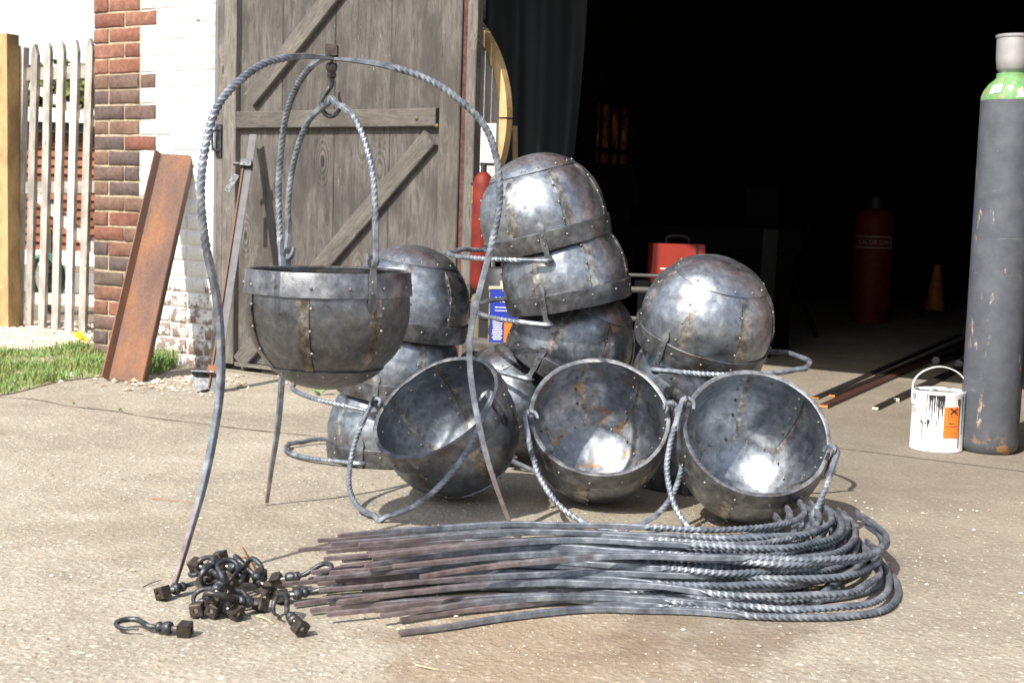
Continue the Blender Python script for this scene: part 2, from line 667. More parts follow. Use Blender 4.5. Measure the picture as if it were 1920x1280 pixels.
M_POST = wood_mat('new_orange_softwood', (0.72, 0.52, 0.28), (0.61, 0.41, 0.20), (0.45, 0.28, 0.13), 1.6, cracks=False)
M_BR_RED = brick_mat('red_brick', [(0.0, (0.26, 0.118, 0.082)), (0.35, (0.215, 0.094, 0.068)), (0.7, (0.29, 0.142, 0.10))])
M_BR_MIX = brick_mat('purple_brown_brick', [(0.0, (0.165, 0.108, 0.088)), (0.28, (0.125, 0.092, 0.086)), (0.5, (0.19, 0.118, 0.085)), (0.72, (0.215, 0.11, 0.078)), (0.84, (0.145, 0.108, 0.09))])
M_BR_WHITE = painted_brick_mat('white_painted_brick', (0.20, 0.135, 0.11))
M_MORTAR = plain('lime_mortar', (0.37, 0.30, 0.21), 0.95, 0, 0.35, 40, 0.5)
M_MORTAR_W = painted_brick_mat('white_painted_mortar', (0.34, 0.28, 0.20))


def rust_mat():
    g = G('rusted_steel')
    v = g.coords(scale=(1, 1, 0.35))
    n = g.noise(v, 9, 6, 0.65)
    k = g.noise(g.coords(), 130, 5, 0.7)
    base = g.ramp(n, [(0.3, (0.13, 0.074, 0.056)), (0.5, (0.175, 0.098, 0.070)), (0.64, (0.25, 0.115, 0.058)), (0.74, (0.20, 0.135, 0.105))])
    base = g.mix(1.0, base, g.ramp(k, [(0.25, 0.65), (0.55, 1.0), (0.8, 1.25)]), 'MULTIPLY')
    return g.set(color=base, rough=0.85, metal=0.1, normal=g.bump(k, 0.3, 0.003))


M_RUST = rust_mat()
M_DARK = plain('dark_interior', (0.010, 0.0105, 0.010), 0.95, 0, 0.4, 3, 0.1, 0.1)  # near-black tone for inside walls, roof and window frame
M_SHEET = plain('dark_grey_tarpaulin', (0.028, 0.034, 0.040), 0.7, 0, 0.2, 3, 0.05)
M_WHITE = plain('white_paint', (0.74, 0.74, 0.73), 0.5, 0, 0.06, 12, 0.05)
M_BLACK = plain('black_paint', (0.014, 0.014, 0.015), 0.55, 0, 0.3, 20, 0.05)
M_ORANGE = plain('orange_label', (0.80, 0.19, 0.025), 0.5, 0, 0.08, 20, 0.0)
M_REDP = plain('red_paint', (0.15, 0.014, 0.009), 0.6, 0, 0.4, 18, 0.1, 0.3)
M_REDIN = plain('red_box_paint', (0.33, 0.028, 0.014), 0.5, 0, 0.2, 10, 0.05)
M_OLIVE = plain('olive_grey_paint', (0.12, 0.115, 0.07), 0.5, 0, 0.3, 12, 0.1)
M_BLUE = plain('blue_can_print', (0.025, 0.045, 0.36), 0.35, 0, 0.1, 12, 0.02)
M_BLACKBAR = steel_dark_mat('black_rolled_bar', (0.02, 0.018, 0.018), (0.05, 0.04, 0.038), (0.10, 0.08, 0.07), 0.5, 30, 0.6)
M_REDBAR = steel_dark_mat('red_brown_flat_bar', (0.07, 0.03, 0.026), (0.12, 0.055, 0.045), (0.18, 0.09, 0.07), 0.5, 30, 0.5)
M_PALE = plain('pale_sawn_steel', (0.70, 0.62, 0.50), 0.5, 0.3, 0.2, 60, 0.1)
M_GREYEND = plain('grey_sawn_end', (0.22, 0.215, 0.21), 0.6, 0.3, 0.15, 60, 0.1)

# ------------------------------------------------------------------ ground
def sheet(name, pts, z, mat, kind='structure', n=1):
    vs = [(p[0], p[1], z) for p in pts]
    o = link(name, make_mesh(name, vs, [tuple(range(len(vs)))]), mat)
    o['kind'] = kind
    return o


M_EARTH = plain('bare_earth', (0.20, 0.155, 0.105), 0.95, 0, 0.35, 8, 0.4)
sheet('ground', [(-300, -300), (300, -300), (300, 300), (-300, 300)], -0.012, M_EARTH)


def yard_sheet():
    # the concrete stops at the grass verge on the left
    edge = [ground(x, y) for x, y in ((-260, 760), (-60, 735), (20, 720), (110, 700), (215, 688), (262, 690), (330, 684), (392, 680))]
    far_r = P0 + FU * 7
    pts = [(-6, -4), (8, -4), (8, far_r.y)] + [((far_r + FI * .2).x, (far_r + FI * .2).y)] + [(P0.x + FI.x * 0.35, P0.y + FI.y * 0.35)]
    pts += [(p.x, p.y) for p in reversed(edge)]
    pts += [(-6, edge[0].y)]
    vs = [(p[0], p[1], 0.0) for p in pts]
    bm = bmesh.new()
    f = bm.faces.new([bm.verts.new(v) for v in vs])
    bmesh.ops.triangulate(bm, faces=[f])
    bmesh.ops.recalc_face_normals(bm, faces=bm.faces)
    me = bpy.data.meshes.new('yard')
    bm.to_mesh(me)
    bm.free()
    o = link('concrete_yard', me, M_CONC)
    o['kind'] = 'structure'


yard_sheet()
# workshop floor, inside, a hair above the yard slab
q = [P0 + FI * 0.0, P0 + FU * 6.5 + FI * 0.0, P0 + FU * 6.5 + FI * 9.5, P0 + FU * 0.0 + FI * 9.5]
sheet('workshop_floor', [(p.x, p.y) for p in q], 0.002, M_CONC)
g0 = [ground(x, y) for x, y in ((-260, 640), (-60, 648), (60, 652), (190, 660), (176, 634), (150, 600), (-260, 600))]
M_GRAVEL = plain('gravel_bed', (0.46, 0.385, 0.27), 0.95, 0, 0.45, 60, 0.6)
sheet('gravel_path', [(p.x, p.y) for p in g0], -0.004, M_GRAVEL)

# ------------------------------------------------------------------ workshop building
EAVE = 2.42
bld = thing('workshop_building', 'old brick workshop with half whitewashed pier and wide dark open doorway', 'building', MF)


def fbox(s0, s1, d0, d1, z0, z1):
    return ((s0 + s1) / 2, (d0 + d1) / 2, (z0 + z1) / 2), (s1 - s0, d1 - d0, z1 - z0)


S_L = fac(175, 420)[0]
S_R = fac(398, 420)[0]
COURSE = 28.7 / 1.0
# course height from the measured brick pitch at the corner
z1_, z2_ = fac(225, 100)[1], fac(225, 100 + 287)[1]
CP = (z1_ - z2_) / 10.0
BL = CP * 3.0      # stretcher pitch
BH = CP * 1.47     # header pitch
JT = CP * 0.12

mort = MB()
c_, s_ = fbox(S_L + 0.006, fac(262, 300)[0], 0.0045, 0.33, -0.05, 2.35)
mort.box(c_, s_)
wall = mort.obj('pier_wall', M_MORTAR, bld)
mw = MB()
c_, s_ = fbox(fac(262, 300)[0] + 0.0, S_R - 0.002, 0.0075, 0.33, -0.05, 2.35)
mw.box(c_, s_)
mw.obj('painted_joint', M_MORTAR_W, wall)


def brick_mesh(L, H, D=0.09, seed=0):
    r = random.Random(seed)
    vs, fs = [], []
    hl, hh = L / 2, H / 2
    nx, nz = 5, 2
    b = 0.005
    # front face grid with rounded, slightly chipped edges
    xs = [-hl, -hl + b, -hl * 0.3, hl * 0.35, hl - b, hl]
    zs = [-hh, -hh + b, 0, hh - b, hh]
    for zi, z in enumerate(zs):
        for xi, x in enumerate(xs):
            edge = xi in (0, len(xs) - 1) or zi in (0, len(zs) - 1)
            y = 0.006 if edge else r.uniform(-0.0015, 0.0015)
            vs.append((x + r.uniform(-.002, .002), y, z + r.uniform(-.0018, .0018)))
    W = len(xs)
    for zi in range(len(zs) - 1):
        for xi in range(W - 1):
            a = zi * W + xi
            fs.append((a, a + 1, a + W + 1, a + W))
    # sides
    ring = [i for i in range(W)] + [zi * W + W - 1 for zi in range(1, len(zs))] + \
           [(len(zs) - 1) * W + xi for xi in range(W - 2, -1, -1)] + [zi * W for zi in range(len(zs) - 2, 0, -1)]
    base = len(vs)
    for i in ring:
        vs.append((vs[i][0], D, vs[i][2]))
    n = len(ring)
    for k in range(n):
        fs.append((ring[(k + 1) % n], ring[k], base + k, base + (k + 1) % n))
    return vs, fs


def brick_me(L, kind, k, mat):
    key = (round(L, 4), kind, k)
    if key not in BRICKS:
        vs, fs = brick_mesh(L - JT, CP - JT, seed=str(key))
        me = make_mesh('brick', vs, fs, smooth=50)
        me.materials.append(mat)
        BRICKS[key] = me
    return BRICKS[key]


BRICKS = {}
rb = random.Random(11)
ncourse = int(2.32 / CP)
for i in range(ncourse):
    z = (i + 0.5) * CP - 0.02
    s = S_L
    # header / stretcher rhythm of the pier
    seq = {0: 'SHSH', 1: 'HSHS', 2: 'SSHS', 3: 'HSHH'}[i % 4 if rb.random() < 0.75 else rb.randrange(4)]
    bnd = fac([288, 266, 292, 270][i % 4] + rb.uniform(-3, 3), 300)[0]
    j = 0
    while s < S_R - 0.01:
        t = seq[j % len(seq)]
        L = BL if t == 'S' else BH
        j += 1
        e = s + L
        if e > S_R - 0.03:
            e = S_R
            L = e - s
        if L < 0.04:
            break
        # split a brick that straddles the paint line into red closer + painted piece
        mid_s = (s + e) / 2
        painted = mid_s > bnd
        zc = z
        if painted:
            kind, mat = 'w', M_BR_WHITE
        elif z > fac(225, 130)[1]:
            kind, mat = 'r', M_BR_RED
        else:
            kind, mat = ('m', M_BR_MIX) if rb.random() > 0.12 else ('r', M_BR_RED)
        me = brick_me(L, kind, rb.randrange(3), mat)
        M = Matrix.Translation(((s + e) / 2, (-0.003 if not painted else 0.0) + rb.uniform(-.0035, .0035), z)) @ Matrix.Rotation(rb.uniform(-.006, .006), 4, 'Y')
        link('brick', me, None, wall, M)
        s = e

# brick surface higher up, out of the picture, and the remaining shell
M_UPPER = G('far_brickwork')
_bt = M_UPPER.n('ShaderNodeTexBrick')
_mp = M_UPPER.n('ShaderNodeMapping')
_mp.inputs['Rotation'].default_value = (radians(90), 0, 0)
M_UPPER.put(_mp.inputs[0], M_UPPER.coords(rnd=False))
M_UPPER.put(_bt.inputs['Vector'], _mp.outputs[0])
_bt.inputs['Scale'].default_value = 4.4
_bt.inputs['Color1'].default_value = (0.3, 0.1, 0.06, 1)
_bt.inputs['Color2'].default_value = (0.2, 0.09, 0.06, 1)
_bt.inputs['Mortar'].default_value = (0.5, 0.4, 0.26, 1)
M_UPPER = M_UPPER.set(color=_bt.outputs[0], rough=0.9)
up = MB()
c_, s_ = fbox(S_L, S_R, 0.0, 0.33, 2.355, 4.6)
up.box(c_, s_)
up.obj('upper_wall', M_UPPER, bld)
SE = 3.95      # right end of the opening
lin = MB()
c_, s_ = fbox(S_R, SE, 0.0, 0.33, EAVE, 4.6)
lin.box(c_, s_)
lin.obj('lintel', M_UPPER, bld)
rp = MB()
c_, s_ = fbox(SE, SE + 1.2, 0.0, 0.33, -0.05, 4.6)
rp.box(c_, s_)
rp.obj('right_pier', M_UPPER, bld)
roof = MB()
c_, s_ = fbox(S_L - 0.2, SE + 1.4, -0.2, 10.2, 4.605, 4.75)
roof.box(c_, s_)
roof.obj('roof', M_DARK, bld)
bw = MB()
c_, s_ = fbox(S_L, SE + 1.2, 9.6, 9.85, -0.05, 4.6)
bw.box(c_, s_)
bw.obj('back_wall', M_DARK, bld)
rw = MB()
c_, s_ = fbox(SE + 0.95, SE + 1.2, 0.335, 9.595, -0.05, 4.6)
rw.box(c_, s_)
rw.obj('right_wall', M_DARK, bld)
# left side wall with a small window opening
SW = S_R - 0.30


def side_hit(px, py):
    r = ray(px, py)
    t = FU.dot(P0 + FU * (SW + 0.2) - CAMP) / FU.dot(r)
    q = CAMP + r * t - P0
    return q.dot(FI), q.z


w0, wz1 = side_hit(1122, 183)
w1, _ = side_hit(1192, 200)
_, wz0 = side_hit(1118, 338)
lw = MB()
for (d0, d1, z0, z1) in ((0.335, w0, -0.05, 4.6), (w1, 9.595, -0.05, 4.6), (w0 + .002, w1 - .002, -0.05, wz0), (w0 + .002, w1 - .002, wz1, 4.6)):
    c_, s_ = fbox(SW, SW + 0.2, d0, d1, z0, z1)
    lw.box(c_, s_)
lw.obj('left_wall', M_DARK, bld)
gp = G('amber_dirty_glass')
v = gp.coords()
tr = gp.n('ShaderNodeBsdfTranslucent')
gp.put(tr.inputs[0], gp.ramp(gp.noise(v, 9, 6, 0.7), [(0.35, (0.04, 0.020, 0.006)), (0.55, (0.20, 0.115, 0.035)), (0.7, (0.36, 0.23, 0.085))]))
gp.t.links.new(tr.outputs[0], gp.out.inputs[0])
M_AMBER = gp.m
win = MB()
nP = 4
frw = 0.025
for k in range(nP + 1):
    d = w0 + (w1 - w0) * k / nP
    c_, s_ = fbox(SW + 0.12, SW + 0.16, d - frw / 2, d + frw / 2, wz0, wz1)
    win.box(c_, s_)
for zz in (wz0 + .012, wz0 + (wz1 - wz0) * .38, wz1 - .012):
    c_, s_ = fbox(SW + 0.118, SW + 0.162, w0, w1, zz - .018, zz + .018)
    win.box(c_, s_)
wf = win.obj('window', M_DARK, bld)
zm = wz0 + (wz1 - wz0) * .38
for k in range(nP):
    for (za, zb) in ((wz0 + .03, zm - .018), (zm + .018, wz1 - .03)):
        d0 = w0 + (w1 - w0) * k / nP + frw / 2
        d1 = w0 + (w1 - w0) * (k + 1) / nP - frw / 2
        pm = MB()
        c_, s_ = fbox(SW + 0.138, SW + 0.142, d0, d1, za, zb)
        pm.box(c_, s_)
        pm.obj('pane', M_AMBER, wf)

# ------------------------------------------------------------------ barn door
door = thing('barn_door', 'weathered grey timber workshop door with diagonal braces and iron pull handle', 'door', MF)
DZ0, DZ1 = 0.035, 2.41


def plank(name, a, b, width, thick, d, mat, parent, rng=random, label=None, jit=0.0015, bev=0.004):
    """a board in facade coords from a=(s,z) to b=(s,z); front face d behind the facade; grain on local Z"""
    ax, bx = Vector((a[0], 0, a[1])), Vector((b[0], 0, b[1]))
    L = (bx - ax).length
    Z = (bx - ax).normalized()
    Y = Vector((0, 1, 0))
    X = Y.cross(Z)
    M = Matrix((X, Y, Z)).transposed().to_4x4()
    M.translation = (ax + bx) / 2 + Vector((0, d + thick / 2, 0))
    n = max(2, int(L / 0.25))
    vs, fs = [], []
    hw, ht = width / 2, thick / 2
    for i in range(n + 1):
        z = -L / 2 + L * i / n
        w_ = [rng.uniform(-jit, jit) for _ in range(4)]
        sec = [(-hw + w_[0], ht), (-hw + w_[0], -ht + bev), (-hw + bev + w_[0], -ht + w_[2] * .5), (hw - bev + w_[1], -ht + w_[2] * .5), (hw + w_[1], -ht + bev), (hw + w_[1], ht)]
        vs += [(x, y, z) for x, y in sec]
    m = 6
    for i in range(n):
        for k in range(m):
            k2 = (k + 1) % m
            fs.append((i * m + k, i * m + k2, (i + 1) * m + k2, (i + 1) * m + k))
    fs.append(tuple(range(m))[::-1])
    fs.append(tuple(n * m + k for k in range(m)))
    return link(name, make_mesh(name, vs, fs), mat, parent, M, label=label)


dP = 0.060     # panel front
dS = 0.028     # stile front
dR = 0.030     # rail and brace front
sA, sB = fac(441, 400, dP)[0], fac(826, 400, dP)[0]
nb = 4
rngd = random.Random(3)
for k in range(nb):
    a = sA - 0.03 + (sB - sA + 0.06) * k / nb
    b = sA - 0.03 + (sB - sA + 0.06) * (k + 1) / nb
    plank('board', ((a + b) / 2, DZ0 + 0.01), ((a + b) / 2, DZ1), b - a - 0.0014, 0.022, dP + rngd.uniform(0, .0015), M_DOOR, door, rngd)
# left stile: two narrow planks with a groove between them
l0, l1, l2 = fac(398, 400, dS)[0], fac(417, 400, dS)[0], fac(440, 400, dS)[0]
plank('stile', ((l0 + l1) / 2, DZ0), ((l0 + l1) / 2, DZ1), l1 - l0 - 0.004, 0.05, dS, M_RAIL, door, rngd)
plank('stile', ((l1 + l2) / 2, DZ0), ((l1 + l2) / 2, DZ1), l2 - l1, 0.05, dS - 0.004, M_RAIL, door, rngd)
r0, r1 = fac(821, 300, dS)[0], fac(859, 300, dS)[0]
plank('stile', ((r0 + r1) / 2, DZ0), ((r0 + r1) / 2, DZ1), r1 - r0, 0.05, dS, M_RAIL, door, rngd)
# middle and bottom rails, on the panel face
m0, m1 = fac(443, 224, dR), fac(817, 222, dR)
mz = (fac(630, 206, dR)[1] + fac(630, 239, dR)[1]) / 2
mw_ = fac(630, 206, dR)[1] - fac(630, 239, dR)[1]
plank('rail', (m0[0], mz), (m1[0], mz), mw_, 0.03, dR - 0.002, M_RAIL, door, rngd)
bz0, bz1 = DZ0 + 0.005, fac(470, 687, dR)[1]
plank('rail', (fac(440, 700, dR)[0], (bz0 + bz1) / 2), (r0 - 0.004, (bz0 + bz1) / 2), bz1 - bz0, 0.03, dR - 0.002, M_RAIL, door, rngd)
# diagonal braces
bwid = 0.085
lo = (l2 + 0.03, bz1 + 0.012)
hi = (m1[0] - 0.035, mz - mw_ / 2 - 0.045)
plank('brace', lo, hi, bwid, 0.028, dR, M_RAIL, door, rngd)
ub = fac(466, 195, dR)
ut = fac(612, 10, dR)
dv = Vector((ut[0] - ub[0], ut[1] - ub[1])).normalized()
plank('brace', (ub[0], ub[1] + .02), (ub[0] + dv.x * 1.35, ub[1] + .02 + dv.y * 1.35), bwid, 0.028, dR, M_RAIL, door, rngd)
# pull handle on its plate
hs, hz = fac(412, 262, dS)
hp = MB()
hp.box((hs, dS - 0.006, hz - .005), (0.036, 0.005, 0.155))
hpl = hp.obj('handle_plate', M_HOOK, door)
pts, _ = catmull([(hs, dS - .009, hz + .045), (hs - .004, dS - .03, hz + .043), (hs - .012, dS - .036, hz + .03), (hs - .013, dS - .036, hz - .035), (hs - .004, dS - .03, hz - .052), (hs, dS - .009, hz - .055)], 0.008)
vs, fs = sweep(pts, round_section(0.0055, 8))
MB().add(vs, fs).obj('handle', M_HOOK, hpl, smooth=60)
# bolt heads
for (px, py) in ((782, 222), (820, 236), (411, 188)):
    s_, z_ = fac(px, py, dR)
    b_ = MB()
    b_.lathe([(0.0, 0.006), (0.006, 0.005), (0.009, 0.0)], 10, Matrix.Translation((s_, dR - 0.004 if px != 411 else dS - .005, z_)) @ Matrix.Rotation(pi / 2, 4, 'X'))
    b_.obj('bolt_head', M_RUST, door, smooth=60)

# door post beside the opening, with a rusty angle iron between
post = thing('door_post', 'upright grey timber post with rusty edge beside the open doorway', 'post', MF)
p0_, p1_ = fac(869, 300, 0.01)[0], fac(887, 300, 0.01)[0]
plank('timber', ((p0_ + p1_) / 2, 0.01), ((p0_ + p1_) / 2, 2.41), p1_ - p0_, 0.040, 0.01, M_RAIL, post, rngd)
plank('angle_iron', ((r1 + p0_) / 2, 0.02), ((r1 + p0_) / 2, 2.41), p0_ - r1 - 0.004, 0.02, 0.035, M_REDBAR, post, rngd)
ls, lz = fac(904, 18, 0.05)
lb = MB()
lb.box((ls, 0.06, lz + .05), (0.008, 0.02, 0.17))
lb.box((ls - .004, 0.05, lz - .035), (0.016, 0.03, 0.012))
lb.obj('latch_bar', M_BAR, post)

# ------------------------------------------------------------------ cauldrons
R = 0.190
NG = 7
CYL = 0.42 * R


def prof(t):
    """t 0..1 from rim to pole -> (r, z)"""
    tot = CYL + R * 1.55
    s = t * tot
    if s < CYL:
        return R * (0.986 + 0.030 * sin(s / CYL * pi / 2)), -s
    th = (s - CYL) / (R * 1.55) * (pi / 2)
    return R * 1.016 * max(0.0, cos(th)) ** 0.93, -CYL - R * 1.05 * sin(th)


T_CAP = 0.0
for i in range(1000):
    if prof(i / 1000)[0] < 0.70 * R and T_CAP == 0:
        T_CAP = i / 1000


def prof_off(t, off):
    r, z = prof(t)
    r2, z2 = prof(min(1, t + 0.002))
    r1_, z1__ = prof(max(0, t - 0.002))
    d = Vector((r2 - r1_, z2 - z1__))
    if d.length < 1e-9:
        n = Vector((0, -1))
    else:
        d.normalize()
        n = Vector((-d.y, d.x))
    if t > 0.985:
        n = Vector((0, -1))
    return max(0.0, r + n.x * off), z + n.y * off


def gore_mesh(k, seed):
    rs = random.Random(seed)
    off3 = Vector((rs.uniform(0, 50), rs.uniform(0, 50), rs.uniform(0, 50)))
    nu, nv = 12, 20
    a0 = 2 * pi * k / NG
    da = 2 * pi / NG * 1.055
    vs, uvs, fs = [], [], []
    th = 0.0035
    for side in (0, 1):
        for j in range(nv + 1):
            t = T_CAP * 1.05 * j / nv
            for i in range(nu + 1):
                u = i / nu
                a = a0 + da * u
                lift = 0.0042 * (max(0, u - 0.1) / 0.9) ** 0.7 * min(1.0, 0.30 + t * 2.6, max(0.0, (T_CAP * 0.99 - t) * 12))
                r, z = prof_off(t, 0.0)
                p = Vector((r * cos(a), r * sin(a), z))
                dn = min(1.0, 0.3 + t * 2.5) * mnoise.noise(p * 17 + off3) * 0.0026 + mnoise.noise(p * 45 + off3) * 0.0007
                r, z = prof_off(t, lift + dn - (th if side else 0))
                vs.append((r * cos(a), r * sin(a), z))
                uvs.append((u, j / nv))
    W = nu + 1
    S = W * (nv + 1)
    for j in range(nv):
        for i in range(nu):
            a = j * W + i
            fs.append((a, a + W, a + W + 1, a + 1))
            b = a + S
            fs.append((b, b + 1, b + W + 1, b + W))
    ring = [i for i in range(W)] + [j * W + nu for j in range(1, nv + 1)] + [nv * W + i for i in range(nu - 1, -1, -1)] + [j * W for j in range(nv - 1, 0, -1)]
    n = len(ring)
    for q in range(n):
        a, b = ring[q], ring[(q + 1) % n]
        fs.append((a, b, b + S, a + S))
    return make_mesh('panel', vs, fs, uvs, 40)


def cap_mesh(seed):
    off3 = Vector((seed * 3.1, seed * 1.7, 2))
    n, nv = 56, 12
    vs, fs, uvs = [], [], []
    for side in (0, 1):
        for j in range(nv + 1):
            t = T_CAP * 0.985 + (1 - T_CAP * 0.985) * (j / nv)
            for k in range(n):
                a = 2 * pi * k / n
                r, z = prof_off(t, 0)
                p = Vector((r * cos(a), r * sin(a), z))
                dn = mnoise.noise(p * 20 + off3) * 0.0018 * (1 - (j / nv) ** 3)
                r, z = prof_off(t, (0.0034 if side == 0 else -0.0006) + dn)
                if j == nv:
                    r = 0.0006
                vs.append((r * cos(a), r * sin(a), z))
                uvs.append((0.3, 0.5))
    S = n * (nv + 1)
    for j in range(nv):
        for k in range(n):
            k2 = (k + 1) % n
            a, b, c, d = j * n + k, j * n + k2, (j + 1) * n + k2, (j + 1) * n + k
            fs.append((a, d, c, b))
            fs.append((a + S, b + S, c + S, d + S))
    for k in range(n):
        k2 = (k + 1) % n
        fs.append((k, k2, k2 + S, k + S))
    fs.append(tuple(nv * n + k for k in range(n))[::-1])
    fs.append(tuple(nv * n + S + k for k in range(n)))
    return make_mesh('base_cap', vs, fs, uvs, 40)


def band_mesh(seed):
    off3 = Vector((seed * 2.3, 4, seed))
    n = 84
    H = 0.052
    sec = [(-0.0012, 0.005), (0.0062, 0.005), (0.0074, 0.003), (0.0074, -H + .001), (0.0064, -H), (0.0030, -H), (0.0030, 0.0), (-0.0042, -0.000), (-0.0042, 0.004)]
    vs, fs = [], []
    for k in range(n):
        a = 2 * pi * k / n
        dz = mnoise.noise(Vector((cos(a) * 2, sin(a) * 2, 0)) + off3) * 0.003
        dr = mnoise.noise(Vector((cos(a) * 4, sin(a) * 4, 3)) + off3) * 0.0014
        lap = 0.0018 if 0.3 < a < 3.3 else 0.0
        for (dx, z) in sec:
            r = prof(max(0, -z / (CYL + R * 1.55)))[0] + dx + dr + (lap if dx > 0.005 else 0)
            vs.append((r * cos(a), r * sin(a), z + dz))
    m = len(sec)
    for k in range(n):
        k2 = (k + 1) % n
        for j in range(m):
            j2 = (j + 1) % m
            fs.append((k * m + j, k * m + j2, k2 * m + j2, k2 * m + j))
    return make_mesh('rim_band', vs, fs, None, 40)


def riveting_mesh():
    mb = MB()

    def rivet(p, nrm, r=0.0040):
        M = Matrix.Translation(p) @ nrm.to_track_quat('Z', 'Y').to_matrix().to_4x4()
        mb.lathe([(r, -0.001), (r * 0.92, r * 0.32), (r * 0.55, r * 0.68), (0, r * 0.8)], 8, M)
        M2 = Matrix.Translation(p - nrm * 0.0135) @ (-nrm).to_track_quat('Z', 'Y').to_matrix().to_4x4()
        mb.lathe([(r * .9, -0.002), (r * 0.8, r * 0.3), (0, r * 0.6)], 7, M2)

    def on(t, a, off):
        r, z = prof_off(t, off)
        ra, za = prof_off(t, off + 0.01)
        p = Vector((r * cos(a), r * sin(a), z))
        return p, (Vector((ra * cos(a), ra * sin(a), za)) - p).normalized()

    tot = CYL + R * 1.55
    for k in range(NG):
        a = 2 * pi * k / NG + radians(4.0)
        for t in [0.075 / tot + x for x in (0.0, 0.13, 0.27, 0.41)]:
            if t < T_CAP * 0.93:
                rivet(*on(t, a + random.uniform(-.008, .008), 0.0052))
        rivet(*on(0.030 / tot, a, 0.0082))
        rivet(*on(0.030 / tot, a + 2 * pi / NG * .5, 0.0082))
        for q in (0.15, 0.62):
            rivet(*on(T_CAP * 1.045, a + 2 * pi / NG * q, 0.0034))
    return mb.mesh('riveting', 50)


def lug_mesh():
    """flat strap riveted over the rim with a punched eye above it; on the +X side"""
    mb = MB()
    x0 = R + 0.0088
    pts = []
    for t, z in ((0, -0.085), (1, -0.05), (2, 0.0), (3, 0.022)):
        pts.append(Vector((x0 + (0.001 if z > -.06 else -0.004), 0, z)))
    P, _ = catmull(pts, 0.008)
    sec = [(-0.002, -0.0095), (0.002, -0.0095), (0.002, 0.0095), (-0.002, 0.0095)]
    n = len(P)
    sc = []
    for i, p in enumerate(P):
        z = p.z
        wdt = 1.0
        if z < -0.055:
            wdt = 0.35 + 0.95 * sin(max(0.0, (z + 0.085) / 0.03) * pi * 0.8)
        elif z > 0.0:
            wdt = 0.8
        sc.append((1, wdt))
    vs, fs = sweep(P, sec, scale=sc, ref=Vector((1, 0, 0)))
    mb.add(vs, fs)
    # eye ring
    ring_n = 18
    ro, ri = 0.0155, 0.0075
    vs, fs = [], []
    for k in range(ring_n):
        a = 2 * pi * k / ring_n
        for (r, x) in ((ri, -0.0022), (ro, -0.0022), (ro, 0.0022), (ri, 0.0022)):
            vs.append((x0 + 0.001 + x, r * sin(a), 0.034 + r * cos(a)))
    for k in range(ring_n):
        k2 = (k + 1) % ring_n
        for j in range(4):
            j2 = (j + 1) % 4
            fs.append((k * 4 + j, k * 4 + j2, k2 * 4 + j2, k2 * 4 + j))
    mb.add(vs, fs)
    for z in (-0.04, -0.015):
        mb.lathe([(0.005, 0), (0.0042, 0.002), (0, 0.0036)], 8, Matrix.Translation((x0 + 0.0028, 0, z)) @ Matrix.Rotation(pi / 2, 4, 'Y'))
    return mb.mesh('lug', 45)


ZL = 0.034


def bail_mesh(L, hw, seed, name='handle'):
    """bail in the local XZ plane, pivots at (+-hw, 0, 0), apex near (0,0,L)"""
    r = random.Random(seed)
    k = 0.018
    half = [(hw - 0.028, 0, 0.016), (hw - 0.022, 0, -0.004), (hw - 0.006, 0, -0.010), (hw + 0.006, 0, 0.0), (hw + 0.007, 0, 0.02),
            (hw + 0.004, 0, L * .18), (hw * 1.0, 0, L * .34), (hw * .93, 0, L * .54), (hw * .74, 0, L * .74), (hw * .50, 0, L * .875), (hw * .26, 0, L * .94), (k * 1.6, 0, L * .955)]
    left = [(-x, y + r.uniform(-.003, .003), z) for x, y, z in half]
    apex = [(-k * .8, 0, L * 0.975), (0, 0, L * 1.0), (k * .8, 0, L * 0.975)]
    pts, Ltot = catmull(left + apex + half[::-1], 0.0035)
    n = len(pts)
    tw, sc, a = [], [], 0.0
    for i in range(n):
        s = i / (n - 1)
        d = min(s, 1 - s) * Ltot
        rate = 0.0
        if 0.13 < d < Ltot * 0.5 - 0.10:
            rate = min(1, (d - 0.13) / 0.03, (Ltot * 0.5 - 0.10 - d) / 0.03)
        a += rate * 2 * pi / 0.056 * Ltot / (n - 1)
        tw.append(a)
        f = 1.0 if d > 0.05 else 0.62 + 0.38 * d / 0.05
        sc.append((f, f))
    vs, fs = sweep(pts, sq_section(0.0064, 0.3), tw, sc, ref=Vector((0, 1, 0)))
    return make_mesh(name, vs, fs, None, 33)


VAR = []
for sd in range(3):
    VAR.append(dict(gores=[gore_mesh(k, sd * 10 + k) for k in range(NG)], cap=cap_mesh(sd + 1), band=band_mesh(sd + 1)))
RIV = riveting_mesh()
LUG = lug_mesh()
BAILS = {}
low_pts = []
for i in range(0, 41):
    r_, z_ = prof_off(i / 40, 0.009)
    for k in range(24):
        a_ = 2 * pi * k / 24
        low_pts.append(Vector((r_ * cos(a_), r_ * sin(a_), z_)))


